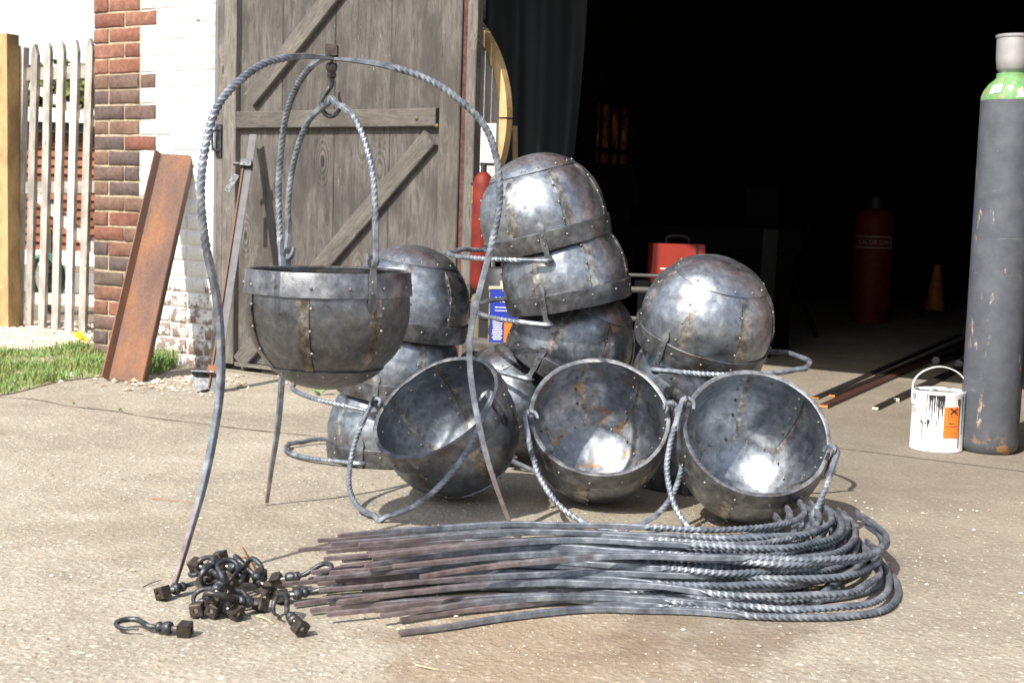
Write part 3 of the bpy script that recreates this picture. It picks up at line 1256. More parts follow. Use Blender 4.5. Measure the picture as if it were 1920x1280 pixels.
def cauldron(label, c, opening, lugdir, bail=None, bail_len=0.40, var=0, spin=0.0, floor=False, group=None, bail_floor=False, bail_side=1, zl=None):
    Z = Vector(opening).normalized()
    X = Vector(lugdir)
    X = (X - Z * X.dot(Z)).normalized()
    Y = Z.cross(X)
    M = Matrix((X, Y, Z)).transposed().to_4x4()
    M.translation = Vector(c)
    if floor:
        lo_ = min((M @ p).z for p in low_pts)
        M.translation.z -= lo_ - 0.001
    o = thing('cauldron', label, 'cauldron', M, group or 'riveted iron cauldrons')
    v = VAR[var]
    S = Matrix.Rotation(spin, 4, 'Z')
    for gm in v['gores']:
        link('panel', gm, M_PANEL, o, S)
    link('base_cap', v['cap'], M_PANEL, o, S)
    link('rim_band', v['band'], M_BAND, o, S)
    link('riveting', RIV, M_RIVET, o, S, kind='stuff')
    link('lug', LUG, M_BAND, o)
    link('lug', LUG, M_BAND, o, Matrix.Rotation(pi, 4, 'Z'))
    if bail is not None or bail_floor:
        key = (bail_len, var)
        if key not in BAILS:
            BAILS[key] = bail_mesh(bail_len, R + 0.0115, str(key))
        if bail_floor:
            best = None
            for q in range(20, 320):
                ph = radians(q * 0.75) * bail_side
                p = M @ Vector((0, -sin(ph) * bail_len * 0.99, ZL + cos(ph) * bail_len * 0.99))
                if p.z < 0.011:
                    best = ph
                    break
            phi = best if best is not None else radians(100) * bail_side
        else:
            b = Vector(bail)
            phi = atan2(-b.dot(Y), b.dot(Z))
        link('handle', BAILS[key], M_BAR, o, Matrix.Translation((0, 0, ZL if zl is None else zl)) @ Matrix.Rotation(phi, 4, 'X'))
    return o




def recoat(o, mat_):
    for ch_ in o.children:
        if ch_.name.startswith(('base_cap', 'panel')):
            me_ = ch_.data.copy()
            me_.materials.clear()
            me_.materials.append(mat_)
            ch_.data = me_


def rust_inside(o):
    for ch_ in o.children:
        if ch_.name.startswith(('base_cap', 'panel')):
            if ch_.name.startswith('panel') and random.random() < .5:
                continue
            me_ = ch_.data.copy()
            me_.materials.clear()
            me_.materials.append(M_PANEL_R)
            ch_.data = me_


# hanging one
DA = 3.25
cA = at(616, 509, DA)
an = radians(52)
hung = cauldron('cauldron hanging by its twisted handle from the three legged stand', cA, (0.0, 0.0, 1), (cos(an), -sin(an), 0), bail=(0, 0, 1), bail_len=0.375, var=0, spin=radians(6.0))
recoat(hung, M_PANEL_SHADE)
# left stack, upside down
dL = 4.38
cD = at(727, 880, dL); cD.z = 0.008
cauldron('lowest upside down cauldron of the stack behind the hanging one', cD, (0.02, 0.0, -1), (-0.35, -0.94, 0), bail=(-1, 0.10, -0.01), bail_len=0.37, var=1, spin=0.5, zl=-0.010)
cC = at(742, 737, dL)
cauldron('middle upside down cauldron of the stack behind the hanging one', cC, (-0.10, 0.02, -1), (-0.25, -0.96, 0), bail=(-0.9, 0.4, 0.12), bail_len=0.36, var=2, spin=1.1)
cB = at(760, 622, dL)
cauldron('topmost upside down cauldron of the stack behind the hanging one', cB, (-0.13, 0.02, -1), (0.3, 0.95, 0), var=0, spin=0.2)
# middle heap
dM = 4.22
cauldron('tilted cauldron crowning the tall middle stack', at(1031, 458, dM), (0.27, 0.03, -0.96), (-0.10, -1, 0), bail=(-0.95, 0.30, 0.0), bail_len=0.335, var=1, spin=2.25)
cauldron('second cauldron from the top of the tall middle stack', at(1068, 568, dM), (0.21, 0.02, -0.97), (-0.42, -0.9, 0), bail=(-0.85, 0.5, 0.05), bail_len=0.33, var=2, spin=0.95)
cauldron('cauldron leaning right under the two tilted ones in the middle stack', at(1052, 684, 4.32), (-0.42, 0.20, -0.88), (-0.45, -0.85, 0.0), bail=(-0.8, 0.35, 0.12), bail_len=0.33, var=0, spin=1.75)
cauldron('cauldron lying half hidden at the bottom of the middle stack', at(975, 800, 4.42), (0.42, 0.10, -0.9), (-0.3, -0.95, 0), bail=(0.6, 0.5, -0.1), bail_len=0.33, var=1, spin=0.6)
# right stack
dR_ = 4.08
cauldron('large upright dome topping the right hand stack by the dark doorway', at(1309, 652, 4.0), (-0.20, 0.30, -0.93), (-0.62, -0.76, 0), bail=(0.80, -0.22, 0.05), bail_len=0.37, var=2, spin=0.66)
cauldron('upside down cauldron squeezed under the dome of the right hand stack', at(1298, 772, dR_ + .02), (-0.03, 0.05, -1), (-0.9, 0.3, 0), var=0, spin=0.35)
cI2 = at(1300, 920, dR_ + .05); cI2.z = 0.008
cauldron('bottom cauldron of the right hand stack standing behind the open ones', cI2, (0, 0, -1), (-0.25, -0.95, 0), var=1, spin=0.9)
# the three open ones in front
cauldron('open cauldron tipped to the left on the ground under the stand', at(817, 764, 3.74), (-0.45, -0.49, 0.75), (0.80, -0.48, 0.10), bail_floor=True, bail_len=0.395, var=2, spin=0.25, floor=True, bail_side=1)
rusty_one = cauldron('open cauldron with rusty bottom, middle one of the front row', at(1124, 790, 3.71), (0.0, -0.74, 0.67), (1, 0.06, 0.10), bail_floor=True, bail_len=0.395, var=0, spin=0.80, floor=True, bail_side=1)
cauldron('open cauldron with bright bottom at the right of the front row', at(1418, 827, 3.52), (0.03, -0.75, 0.66), (1, -0.20, -0.28), bail_floor=True, bail_len=0.395, var=1, spin=0.15, floor=True, bail_side=1)

rust_inside(rusty_one)

# ------------------------------------------------------------------ three legged stand
LEGP = [(0.475, 0.0), (0.435, 0.10), (0.385, 0.23), (0.348, 0.40), (0.345, 0.52), (0.362, 0.63), (0.392, 0.75), (0.408, 0.86), (0.398, 0.96),
        (0.362, 1.045), (0.300, 1.108), (0.215, 1.155), (0.12, 1.182), (0.045, 1.190), (0.0, 1.192)]
SEC = sq_section(0.0064, 0.22)
SEC_ST = sq_section(0.0072, 0.22)


def leg_mesh(name, seed, jit=.004, sec=None):
    r = random.Random(seed)
    pp = [(a + r.uniform(-jit, jit) * (0 < i < len(LEGP) - 3), 0, b) for i, (a, b) in enumerate((q[0], q[1] * 0.978) for q in LEGP)]
    pts, L = catmull(pp, 0.0042)
    n = len(pts)
    tw, sc, a = [], [], 0.0
    for i, p in enumerate(pts):
        s = L * i / (n - 1)
        rate = 0.0
        if s > 0.72 and s < L - 0.13:
            rate = min(1, (s - 0.72) / 0.04, (L - 0.13 - s) / 0.03)
        a += rate * 2 * pi / 0.058 * L / (n - 1)
        tw.append(a)
        fx, fy = 1.0, 1.0
        if s < 0.30:
            fx = fy = 0.66 + 0.34 * s / 0.30
        e = L - s
        if e < 0.10:
            q = 1 - e / 0.10
            fx = 1 - 0.55 * q
            fy = 1 + 0.7 * q
        sc.append((fx, fy))
    # finish the twist on a half turn so that the flattened end lies flat
    tgt = round(a / (pi)) * pi
    tw = [t * tgt / a for t in tw]
    # frame reference: the bend plane normal is Y
    vs, fs = sweep(pts, sec or SEC, tw, sc, ref=Vector((1, 0, 0)))
    return make_mesh(name, vs, fs, None, 33)


STAND_LEGS = [leg_mesh('forged_leg', 100 + i, .004, SEC_ST) for i in range(3)]
LEGS = [leg_mesh('forged_leg', 200 + i, .011) for i in range(9)]
CS = Vector((-0.452, 3.30, 0.0))
stand = thing('stand', 'tall three legged twisted iron stand holding the hanging cauldron', 'stand', CS)
for i, (px, py) in enumerate(((325, 1102), (970, 1011), (500, 947))):
    p = ground(px, py)
    d = p - CS
    ang = atan2(d.y, d.x)
    k = Vector((d.x, d.y)).length / 0.475
    M = Matrix.Translation((0, 0, (i - 1) * 0.0085)) @ Matrix.Rotation(ang, 4, 'Z') @ Matrix.Diagonal((k, 1, 1, 1)) if i else Matrix.Rotation(ang, 4, 'Z') @ Matrix.Diagonal((k, 1, 1, 1))
    link('leg', STAND_LEGS[i], M_LEG, stand, M)


def hook_parts(parent, dz=0.0):
    """swivel hook along local -Z: square nut at z=0.. then threaded stud, collar, hook"""
    nb_ = MB()
    h, b = 0.0145, 0.0025
    # chamfered square nut with a drilled hole (dark recess ring) facing +Z and -Z
    prof_sq = [(h - b, h), (h, h - b), (h, -h + b), (h - b, -h)]
    vs, fs = [], []
    for (k, z) in prof_sq:
        vs += [(k, k, z), (-k, k, z), (-k, -k, z), (k, -k, z)]
    for r_ in range(3):
        for k in range(4):
            fs.append((r_ * 4 + k, r_ * 4 + (k + 1) % 4, (r_ + 1) * 4 + (k + 1) % 4, (r_ + 1) * 4 + k))
    # annular top and bottom with a hole
    n = 12
    for zi, base in ((h, 0), (-h, 12)):
        b0 = len(vs)
        for k in range(n):
            a = 2 * pi * k / n + pi / 4
            vs.append((0.0062 * cos(a), 0.0062 * sin(a), zi))
        b1 = len(vs)
        for k in range(n):
            a = 2 * pi * k / n + pi / 4
            vs.append((0.0060 * cos(a), 0.0060 * sin(a), zi * 0.3))
        for k in range(n):
            k2 = (k + 1) % n
            fs.append((b0 + k, b0 + k2, b1 + k2, b1 + k))
            c0 = base + (k // 3) % 4
            c1 = base + ((k + 1) // 3) % 4
            if c0 == c1:
                fs.append((c0, b0 + k, b0 + k2))
            else:
                fs.append((c0, b0 + k, b0 + k2, c1))
    nb_.add(vs, fs)
    nb_.obj('square_nut', M_NUT, parent)
    st = MB()
    pr = [(0.0, 0.010)]
    z = 0.010
    pr.append((0.0055, 0.010))
    while z > -0.052 + dz:
        pr += [(0.0058, z), (0.0049, z - 0.0015)]
        z -= 0.003
    st.lathe(pr, 12)
    st.obj('threaded_stud', M_BOLT, parent, smooth=50)
    co = MB()
    co.lathe([(0.006, -0.046), (0.012, -0.047), (0.0142, -0.052), (0.0142, -0.058), (0.0115, -0.065), (0.009, -0.069), (0.0118, -0.073), (0.0112, -0.079), (0.0075, -0.083), (0.0, -0.083)], 16)
    co.obj('collar', M_HOOK, parent, Matrix.Translation((0, 0, dz)), smooth=60)
    z0 = -0.080
    P = [(0, 0, z0), (0.001, 0, z0 - .016), (-0.010, 0, z0 - .034), (-0.021, 0, z0 - .050), (-0.024, 0, z0 - .066), (-0.014, 0, z0 - .086), (0.002, 0, z0 - .092),
         (0.018, 0, z0 - .080), (0.023, 0, z0 - .062), (0.019, 0, z0 - .044), (0.020, 0, z0 - .034)]
    pts, L = catmull(P, 0.004)
    sc = []
    for i in range(len(pts)):
        t = i / (len(pts) - 1)
        f = 1.0 if t < 0.6 else 1 - 0.62 * (t - 0.6) / 0.4
        if t < 0.15:
            f = 0.85 + t
        sc.append((f, f))
    vs, fs = sweep(pts, round_section(0.0062, 9), None, sc, ref=Vector((0, 1, 0)))
    MB().add(vs, fs).obj('hook_shank', M_HOOK, parent, Matrix.Translation((0, 0, dz)), smooth=60)


sh = thing('swivel_hook', 'swivel hook bolted through the top of the stand above the hanging cauldron', 'hook', CS + Vector((0, 0, 1.185)), 'forged swivel hooks')
hook_parts(sh, 0.017)

# ------------------------------------------------------------------ heap of legs
PILE_GROUP = 'twisted curved stand legs lying in a heap'
COMMON = 'twisted iron stand leg lying in the heap of curved bars'
rp_ = random.Random(5)
rows = [7, 7, 7, 7, 6, 6, 5, 4]
PILE = []
cnt = 0
for li, nrow in enumerate(rows):
    for k in range(nrow):
        # legs lie flat: local z (foot to top) to world +X, local x (radius) to world -Y
        yaw = radians(rp_.gauss(2.0, 3.0))
        yaw = radians(min(11.0, max(0.5, rp_.gauss(6.0 - .25 * k, 2.6))))
        if li == 0 and k == 0:
            yaw = radians(8.0)
        tip = radians(rp_.uniform(-0.3, 0.4))
        rollx = radians(rp_.uniform(-1.0, 0.8))
        x = -0.335 + rp_.uniform(-0.13, 0.08) + 0.016 * (2 - k)
        y = 3.135 + 0.028 * li + 0.036 * k + rp_.uniform(-.012, .012)
        z = 0.009 + 0.0125 * li + rp_.uniform(0, 0.003)
        if li == 0:
            tip, rollx = 0.0, 0.0
            y += 0.022 if k == 0 else 0.0
        A = Matrix(((0, 0, 1), (-1, 0, 0), (0, 1, 0))).transposed()
        # columns: image of local x, y, z
        B = Matrix((Vector((0, -1, 0)), Vector((0, 0, -1)), Vector((1, 0, 0)))).transposed().to_4x4()
        M = Matrix.Translation((x + 0.95, y, z)) @ Matrix.Rotation(yaw, 4, 'Z') @ Matrix.Rotation(tip, 4, 'Y') @ Matrix.Rotation(rollx, 4, 'X') @ Matrix.Translation((-0.95, 0, 0)) @ B @ Matrix.Diagonal((1, rp_.choice((-1, 1)), 1, 1)) @ Matrix.Diagonal((rp_.uniform(.82, 1.12), 1, 1, 1))
        me = LEGS[rp_.randrange(9)]
        o = link('twisted_leg', me, M_LEG, None, M)
        lab = COMMON
        PILE.append((o, M))
        tag(o, lab, 'iron bar', PILE_GROUP)
        cnt += 1


def foot(M):
    return M @ Vector((0.475, 0, 0))


taken = set()


def pick(key, label):
    for o_, M_ in sorted(PILE, key=key):
        if o_.name not in taken:
            taken.add(o_.name)
            o_['label'] = label
            return


pick(lambda q: foot(q[1]).y, 'frontmost stand leg of the heap, nearest the camera on the concrete')
pick(lambda q: foot(q[1]).x, 'stand leg whose brown foot sticks out farthest left of the heap')
pick(lambda q: -(q[1] @ Vector((.2, 0, 1.15))).x, 'stand leg whose twisted loop reaches farthest right of the heap')
pick(lambda q: -q[1].translation.z - q[1].translation.y, 'uppermost rear stand leg of the heap, just before the open cauldrons')
pick(lambda q: -foot(q[1]).y, 'stand leg whose foot end lies farthest back in the heap')
pick(lambda q: foot(q[1]).y, 'second stand leg from the front of the heap, just behind the frontmost')

# ------------------------------------------------------------------ loose hooks on the ground
hp0 = thing('swivel_hook', 'swivel hook lying alone, farthest left of the hook heap', 'hook', Matrix.Identity(4), 'forged swivel hooks')
hook_parts(hp0, 0.017)
HOOKS = [  # nut px, far end px, height, roll deg, label
    ((347, 1181), (206, 1170), 0.010, 8, None),
    ((305, 1114), (420, 1085), 0.012, 20, 'swivel hook whose square nut juts out at the left of the hook heap'),
    ((414, 1062), (345, 1105), 0.030, -15, 'swivel hook with its nut at the very back of the hook heap'),
    ((519, 1091), (640, 1108), 0.012, 150, 'rear one of two hooks poking under the bar ends'),
    ((527, 1121), (650, 1108), 0.012, 25, 'hook lying with its nut left and its shank running under the bar ends'),
    ((563, 1181), (520, 1148), 0.014, 60, 'hook with its drilled square nut turned to the camera near the bar ends'),
    ((370, 1147), (445, 1078), 0.014, 10, 'hook in the heap with the leftmost of its front nuts'),
    ((399, 1148), (478, 1070), 0.034, 165, 'hook lying diagonally across the top of the hook heap'),
    ((400, 1148), (505, 1085), 0.014, -20, 'hook under the diagonal one in the middle of the hook heap'),
    ((489, 1136), (365, 1165), 0.012, 170, 'hook with its nut at the right front of the hook heap'),
    ((487, 1092), (360, 1080), 0.022, 15, 'hook whose nut stands upright at the right rear of the hook heap'),
    ((430, 1120), (340, 1075), 0.042, 40, 'hook curling over the left crest of the hook heap'),
    ((455, 1096), (372, 1126), 0.030, 100, None),
    ((381, 1108), (474, 1138), 0.026, -60, None),
    ((442, 1152), (352, 1118), 0.012, 35, None),
    ((503, 1112), (420, 1074), 0.016, 140, None),
    ((367, 1090), (452, 1112), 0.044, -30, None),
    ((420, 1098), (500, 1128), 0.050, 80, None),
]
for i, (a, b, h, rl, lab) in enumerate(HOOKS):
    pa, pb = ground(*a, 0.012), ground(*b, 0.012)
    d = (pb - pa)
    d.z = 0
    d.normalize()
    Zl = -d
    Xl = Vector((-d.y, d.x, 0))
    Yl = Zl.cross(Xl)
    M = Matrix((Xl, Yl, Zl)).transposed().to_4x4()
    M = Matrix.Translation(Vector((pa.x, pa.y, h + 0.004))) @ Matrix.Rotation(radians(rl * 0.12), 4, d.cross(Vector((0, 0, 1)))) @ M @ Matrix.Rotation(radians(rl), 4, 'Z') @ Matrix.Scale(0.88, 4)
    if i == 0:
        hp0.matrix_basis = M
        MATS[hp0.name] = M
    else:
        o = copy_tree(hp0, None, M)
        o['label'] = lab or 'swivel hook buried in the middle tangle of the hook heap'

# ------------------------------------------------------------------ gas cylinder and paint tin at the right
gc = ground(1852, 846)
DG = gc.y
sc_ = DG / FPX
RG = 53.5 * sc_
hy = lambda y: CAM_H + (640 - 233 * 1.0 - y) * 0  # unused


def zat(px, py, D):
    return at(px, py, D).z


zsh = zat(1885, 192, DG)
znk = zat(1890, 147, DG)
zc0, zc1 = zat(1895, 134, DG), zat(1895, 68, DG)
gas = thing('gas_cylinder', 'tall dark grey gas cylinder with chipped green shoulder beside the paint tin', 'gas cylinder', Vector((gc.x, gc.y, 0.004)))


def gas_mat():
    g = G('scuffed_grey_cylinder_paint')
    v = g.coords(rnd=False)
    n = g.noise(v, 16, 6, 0.65)
    base = g.ramp(n, [(0.3, (0.060, 0.066, 0.080)), (0.7, (0.100, 0.108, 0.126))])
    vs_ = g.coords(scale=(1, 1, 0.3), rnd=False)
    sc1 = g.sstep(g.noise(vs_, 22, 8, 0.74), 0.605, 0.64)
    base = g.mix(sc1, base, g.ramp(g.noise(v, 50, 4), [(0.35, (0.30, 0.15, 0.07)), (0.6, (0.42, 0.38, 0.32))]))
    vh = g.coords(scale=(1, 1, 14), rnd=False)
    sc2 = g.math('MULTIPLY', g.sstep(g.noise(vh, 5, 3, 0.6), 0.66, 0.70), g.sstep(g.noise(v, 7, 3), 0.5, 0.6))
    base = g.mix(g.math('MULTIPLY', sc2, 0.5), base, (0.26, 0.25, 0.24))
    z = g.sep(v)[2]
    low = g.math('MULTIPLY', g.sstep(z, 0.09, 0.02), g.sstep(g.noise(v, 30, 5), 0.5, 0.6))
    base = g.mix(low, base, (0.30, 0.16, 0.07))
    return g.set(color=base, rough=0.55, normal=g.bump(n, 0.15, 0.004))


def green_mat():
    g = G('chipped_green_paint')
    v = g.coords(rnd=False)
    n = g.noise(v, 24, 6, 0.7)
    base = g.ramp(g.noise(v, 40, 3), [(0.3, (0.10, 0.24, 0.085)), (0.7, (0.15, 0.31, 0.115))])
    base = g.mix(g.sstep(n, 0.54, 0.60), base, (0.30, 0.23, 0.11))
    base = g.mix(g.sstep(g.noise(v, 17, 5, 0.6), 0.62, 0.66), base, (0.55, 0.53, 0.48))
    return g.set(color=base, rough=0.6, normal=g.bump(n, 0.3, 0.004))


b_ = MB()
b_.lathe([(0, 0.012), (RG * .6, 0.006), (RG * .86, 0.0), (RG * .96, 0.012), (RG, 0.035), (RG, zsh * .5), (RG, zsh)], 48)
b_.obj('body', gas_mat(), gas, smooth=50)
b_ = MB()
hs_ = znk - zsh
b_.lathe([(RG, zsh), (RG * .985, zsh + hs_ * .18), (RG * .90, zsh + hs_ * .45), (RG * .76, zsh + hs_ * .70), (RG * .60, zsh + hs_ * .86), (RG * .53, zsh + hs_ * .95), (RG * .53, znk + .012), (RG * .40, znk + .014)], 48)
b_.obj('shoulder', green_mat(), gas, smooth=50)
b_ = MB()
b_.lathe([(RG * .40, zc0 - .012), (RG * .50, zc0 - .002), (RG * .54, zc0 + .004), (RG * .58, zc0 + .04), (RG * .60, zc1 - .012), (RG * .635, zc1 - .010), (RG * .64, zc1 - .002), (RG * .60, zc1), (RG * .55, zc1 - .004), (RG * .5, zc0 + .03), (0, zc0 + .02)], 40)
b_.obj('valve_guard', plain('galvanised_guard', (0.36, 0.355, 0.35), 0.55, 0.4, 0.2, 14, 0.1), gas, smooth=50)


def cyl_patch(mb, r, a0, a1, z0, z1, n=8, th=0.0008):
    vs, fs = [], []
    for k in range(n + 1):
        a = a0 + (a1 - a0) * k / n
        for rr in (r, r + th):
            vs.append((rr * cos(a), rr * sin(a), z0))
            vs.append((rr * cos(a), rr * sin(a), z1))
    for k in range(n):
        i = k * 4
        fs.append((i + 2, i + 6, i + 7, i + 3))
        fs.append((i + 3, i + 7, i + 5, i + 1))
        fs.append((i, i + 4, i + 6, i + 2))
    fs.append((0, 2, 3, 1))
    i = n * 4
    fs.append((i, i + 1, i + 3, i + 2))
    mb.add(vs, fs)


# torn paper label on the shoulder
lb = MB()
vs, fs = [], []
for k in range(6):
    a = radians(205 + k * 5)
    for q, (rf, zf) in enumerate(((.975, .25), (.92, .42), (.82, .62))):
        rr = RG * rf + .002
        vs.append((rr * cos(a), rr * sin(a), zsh + hs_ * (zf + (k - 2.5) * 0.01)))
for k in range(5):
    for q in range(2):
        fs.append((k * 3 + q, (k + 1) * 3 + q, (k + 1) * 3 + q + 1, k * 3 + q + 1))
lb.add(vs, fs)
lb.obj('paper_label', M_WHITE, gas)

tc = ground(1754, 842)
DT = tc.y
RT = 48.0 * DT / FPX
HT = zat(1756, 733, DT)
tin = thing('paint_tin', 'white paint tin with black drips and orange hazard label by the gas cylinder', 'paint tin', Matrix.Translation((tc.x, tc.y, 0.004)))
b_ = MB()
b_.lathe([(0, 0.002), (RT * .95, 0.002), (RT * 1.012, 0.0), (RT * 1.012, 0.005), (RT, 0.007), (RT, HT - .012), (RT * 1.012, HT - .009), (RT * 1.012, HT), (RT * .98, HT + .001), (RT * .95, HT - .005), (RT * .6, HT - .006)], 56)
b_.obj('can', M_WHITE, tin, smooth=35)


def lid_mat():
    g = G('paint_smeared_lid')
    v = g.coords(rnd=False)
    n = g.noise(v, 24, 5, 0.65, 0.5)
    return g.set(color=g.ramp(n, [(0.42, (0.05, 0.05, 0.055)), (0.5, (0.45, 0.45, 0.45)), (0.62, (0.78, 0.78, 0.77))]), rough=0.45)


b_ = MB()
b_.lathe([(RT * .935, HT - .0065), (RT * .93, HT - .001), (RT * .86, HT - .001), (RT * .84, HT - .005), (0, HT - .005)], 48)
b_.obj('lid', lid_mat(), tin, smooth=35)
# carrying handle, standing up
pts, _ = catmull([(-RT * 1.03, 0, HT - .05), (-RT * 1.06, 0, HT - .01), (-RT * 1.0, 0, HT + .035), (-RT * .62, 0, HT + .07), (0, 0, HT + .086), (RT * .62, 0, HT + .07), (RT * 1.0, 0, HT + .035), (RT * 1.06, 0, HT - .01), (RT * 1.03, 0, HT - .05)], 0.008)
vs, fs = sweep(pts, [(-.0016, -.005), (.0016, -.005), (.0016, .005), (-.0016, .005)], None, None, ref=Vector((0, 1, 0)).cross(Vector((0, 0, 1))))
MB().add(vs, fs).obj('handle', M_WHITE, tin, smooth=40)
# camera side of the tin is near -90 deg; labels are placed by angle round the can
ca = atan2(-tc.y, -tc.x)


def tang(f):      # f -1..1 across the visible width
    return ca + math.asin(max(-.98, min(.98, f)))


zt = lambda y: (850 - 7 - y) / 110.0 * HT
b_ = MB()
cyl_patch(b_, RT + .0004, tang(0.24), tang(0.80), HT * .245, HT * .77, 10)
hl = b_.obj('hazard_label', M_ORANGE, tin)
b_ = MB()
# black saltire in the label
am = (tang(0.42) + tang(0.74)) / 2
for sg in (-1, 1):
    vs = []
    for (q, wd) in ((-1, -.16), (-1, .16), (1, .16), (1, -.16)):
        a = am + (q + wd * 1.0) * 0.155
        z = HT * .70 + q * sg * HT * .046 - wd * sg * HT * .046
        vs.append(((RT + .0032 + 0.0002 * sg) * cos(a), (RT + .0032 + .0002 * sg) * sin(a), z))
    b_.add(vs, [(0, 1, 2, 3)])
b_.obj('cross_symbol', M_BLACK, hl)
b_ = MB()
for (f0, f1, z_) in ((0.48, 0.56, .60), (0.44, 0.62, .485), (0.44, 0.50, .50), (0.30, 0.74, .44)):
    cyl_patch(b_, RT + .0013, tang(f0), tang(f1), HT * z_, HT * (z_ + .010), 4, 0.0003)
b_.obj('small_print', M_BLACK, hl)
b_ = MB()
rt = random.Random(4)
for i_, (f0, f1, z_) in enumerate(((-.92, -.58, .735), (-.93, -.45, .70), (-.93, -.40, .675), (-.93, -.48, .655), (-.93, -.62, .63))):
    n_ = 9 if i_ else 5
    for q in range(n_):
        a_ = f0 + (f1 - f0) * q / n_
        cyl_patch(b_, RT + .0004, tang(a_), tang(a_ + (f1 - f0) / n_ * rt.uniform(.5, .85)), HT * z_, HT * (z_ + (.02 if i_ == 0 else .011)), 2, 0.0003)
b_.obj('printed_lines', plain('grey_print', (0.30, 0.31, 0.34), 0.6), tin)
b_ = MB()
for f0 in (.515, .34):
    cyl_patch(b_, RT + .0003, tang(-.95), tang(.22), HT * f0, HT * (f0 + .004), 14, 0.0002)
b_.obj('printed_rule', plain('pale_grey_print', (0.55, 0.56, 0.58), 0.6), tin)
b_ = MB()
for (f, wd, z1_d, z0_d) in ((f_, w_ * rt.uniform(1.2, 2.6), a_, b__) for (f_, w_, a_, b__) in ((-.42, .02, .97, .62), (-.30, .055, .96, .70), (-.22, .03, .96, .48), (-.13, .05, .96, .58), (-.05, .04, .96, .66), (0.03, .05, .96, .55), (.10, .035, .96, .70), (.17, .05, .97, .60), (.235, .03, .96, .74),
                            (-.12, .02, .55, .44), (-.02, .018, .53, .36), (.06, .015, .52, .44), (-.55, .03, .50, .14), (-.60, .05, .52, .46), (-.33, .06, .54, .45), (-.36, .02, .46, .30), (-.44, .07, .49, .465), (.40, .014, .76, .55),
                            (.80, .02, .90, .08), (.90, .012, .95, .30), (.74, .03, .90, .80), (-.88, .02, .94, .84))):
    n_ = 7
    vs, fs = [], []
    for q in range(n_ + 1):
        t = q / n_
        w_ = wd * (1 - 0.80 * t ** 0.8) * rt.uniform(.7, 1.25) + .008
        fc = f + rt.uniform(-.006, .006)
        z_ = HT * (z1_d + (z0_d - z1_d) * t)
        for (ff, rr) in ((fc - w_ / 2, RT + .0004), (fc - w_ * .25, RT + .0018), (fc + w_ * .25, RT + .0018), (fc + w_ / 2, RT + .0004)):
            a_ = tang(ff)
            vs.append((rr * cos(a_), rr * sin(a_), z_))
    for q in range(n_):
        for k in range(3):
            fs.append((q * 4 + k, q * 4 + k + 1, q * 4 + k + 5, q * 4 + k + 4))
    b_.add(vs, fs)
b_.obj('paint_drip', M_BLACK, tin, kind='stuff', smooth=60)

# ------------------------------------------------------------------ steel stock on the floor inside the doorway
def stock(name, label, a, b, w_, h_, mat, endmat, z=0.005, round_=False):
    pa = ground(*a, z)
    pb = ground(*b, z)
    d = (pb - pa)
    L = d.length
    M = Matrix.Translation(Vector((pa.x, pa.y, z + h_ / 2))) @ Matrix.Rotation(atan2(d.y, d.x), 4, 'Z')
    o = thing(name, label, 'steel bar', M, 'steel stock lying on the workshop floor')
    m_ = MB()
    e_ = MB()
    if round_:
        T = Matrix.Rotation(pi / 2, 4, 'Y')
        m_.lathe([(h_ / 2, 0.001), (h_ / 2, L)], 20, T)
        e_.lathe([(0, 0.0), (h_ / 2 * .93, 0.0), (h_ / 2, 0.001)], 20, T)
    else:
        m_.box((L / 2 + .002, 0, 0), (L, w_, h_))
        e_.box((0.0, 0, 0), (0.004, w_ * .98, h_ * .98))
    m_.obj('bar', mat, o, smooth=50 if round_ else None)
    e_.obj('sawn_end', endmat, o, smooth=50 if round_ else None)


M_OREND = plain('rusty_orange_end', (0.45, 0.20, 0.06), 0.7, 0, 0.2, 50, 0.1)
stock('flat_bar', 'flat black steel strip, leftmost of those on the workshop floor', (1528, 747), (1800, 628), 0.035, 0.006, M_BLACKBAR, M_OREND)
stock('flat_bar', 'steel strip with orange cut end, second from left on the workshop floor', (1560, 744), (1840, 626), 0.028, 0.010, M_BLACKBAR, M_OREND)
stock('flat_bar', 'wide red brown steel flat reaching out of the doorway', (1543, 764), (1850, 630), 0.042, 0.012, M_REDBAR, M_OREND)
stock('square_bar', 'square black bar with pale cut end nearest the paint tin shadow', (1641, 768), (1860, 660), 0.026, 0.012, M_BLACKBAR, M_PALE)
stock('square_bar', 'square black bar with pale cut end just behind the paint tin', (1681, 752), (1870, 660), 0.026, 0.014, M_BLACKBAR, M_PALE)
stock('round_bar', 'thick round steel bar with grey end behind the paint tin', (1754, 684), (1960, 606), 0.046, 0.046, M_BLACKBAR, M_GREYEND, round_=True)
stock('round_bar', 'thick round steel bar half hidden by the gas cylinder', (1797, 690), (1990, 616), 0.046, 0.046, M_BLACKBAR, M_GREYEND, round_=True)

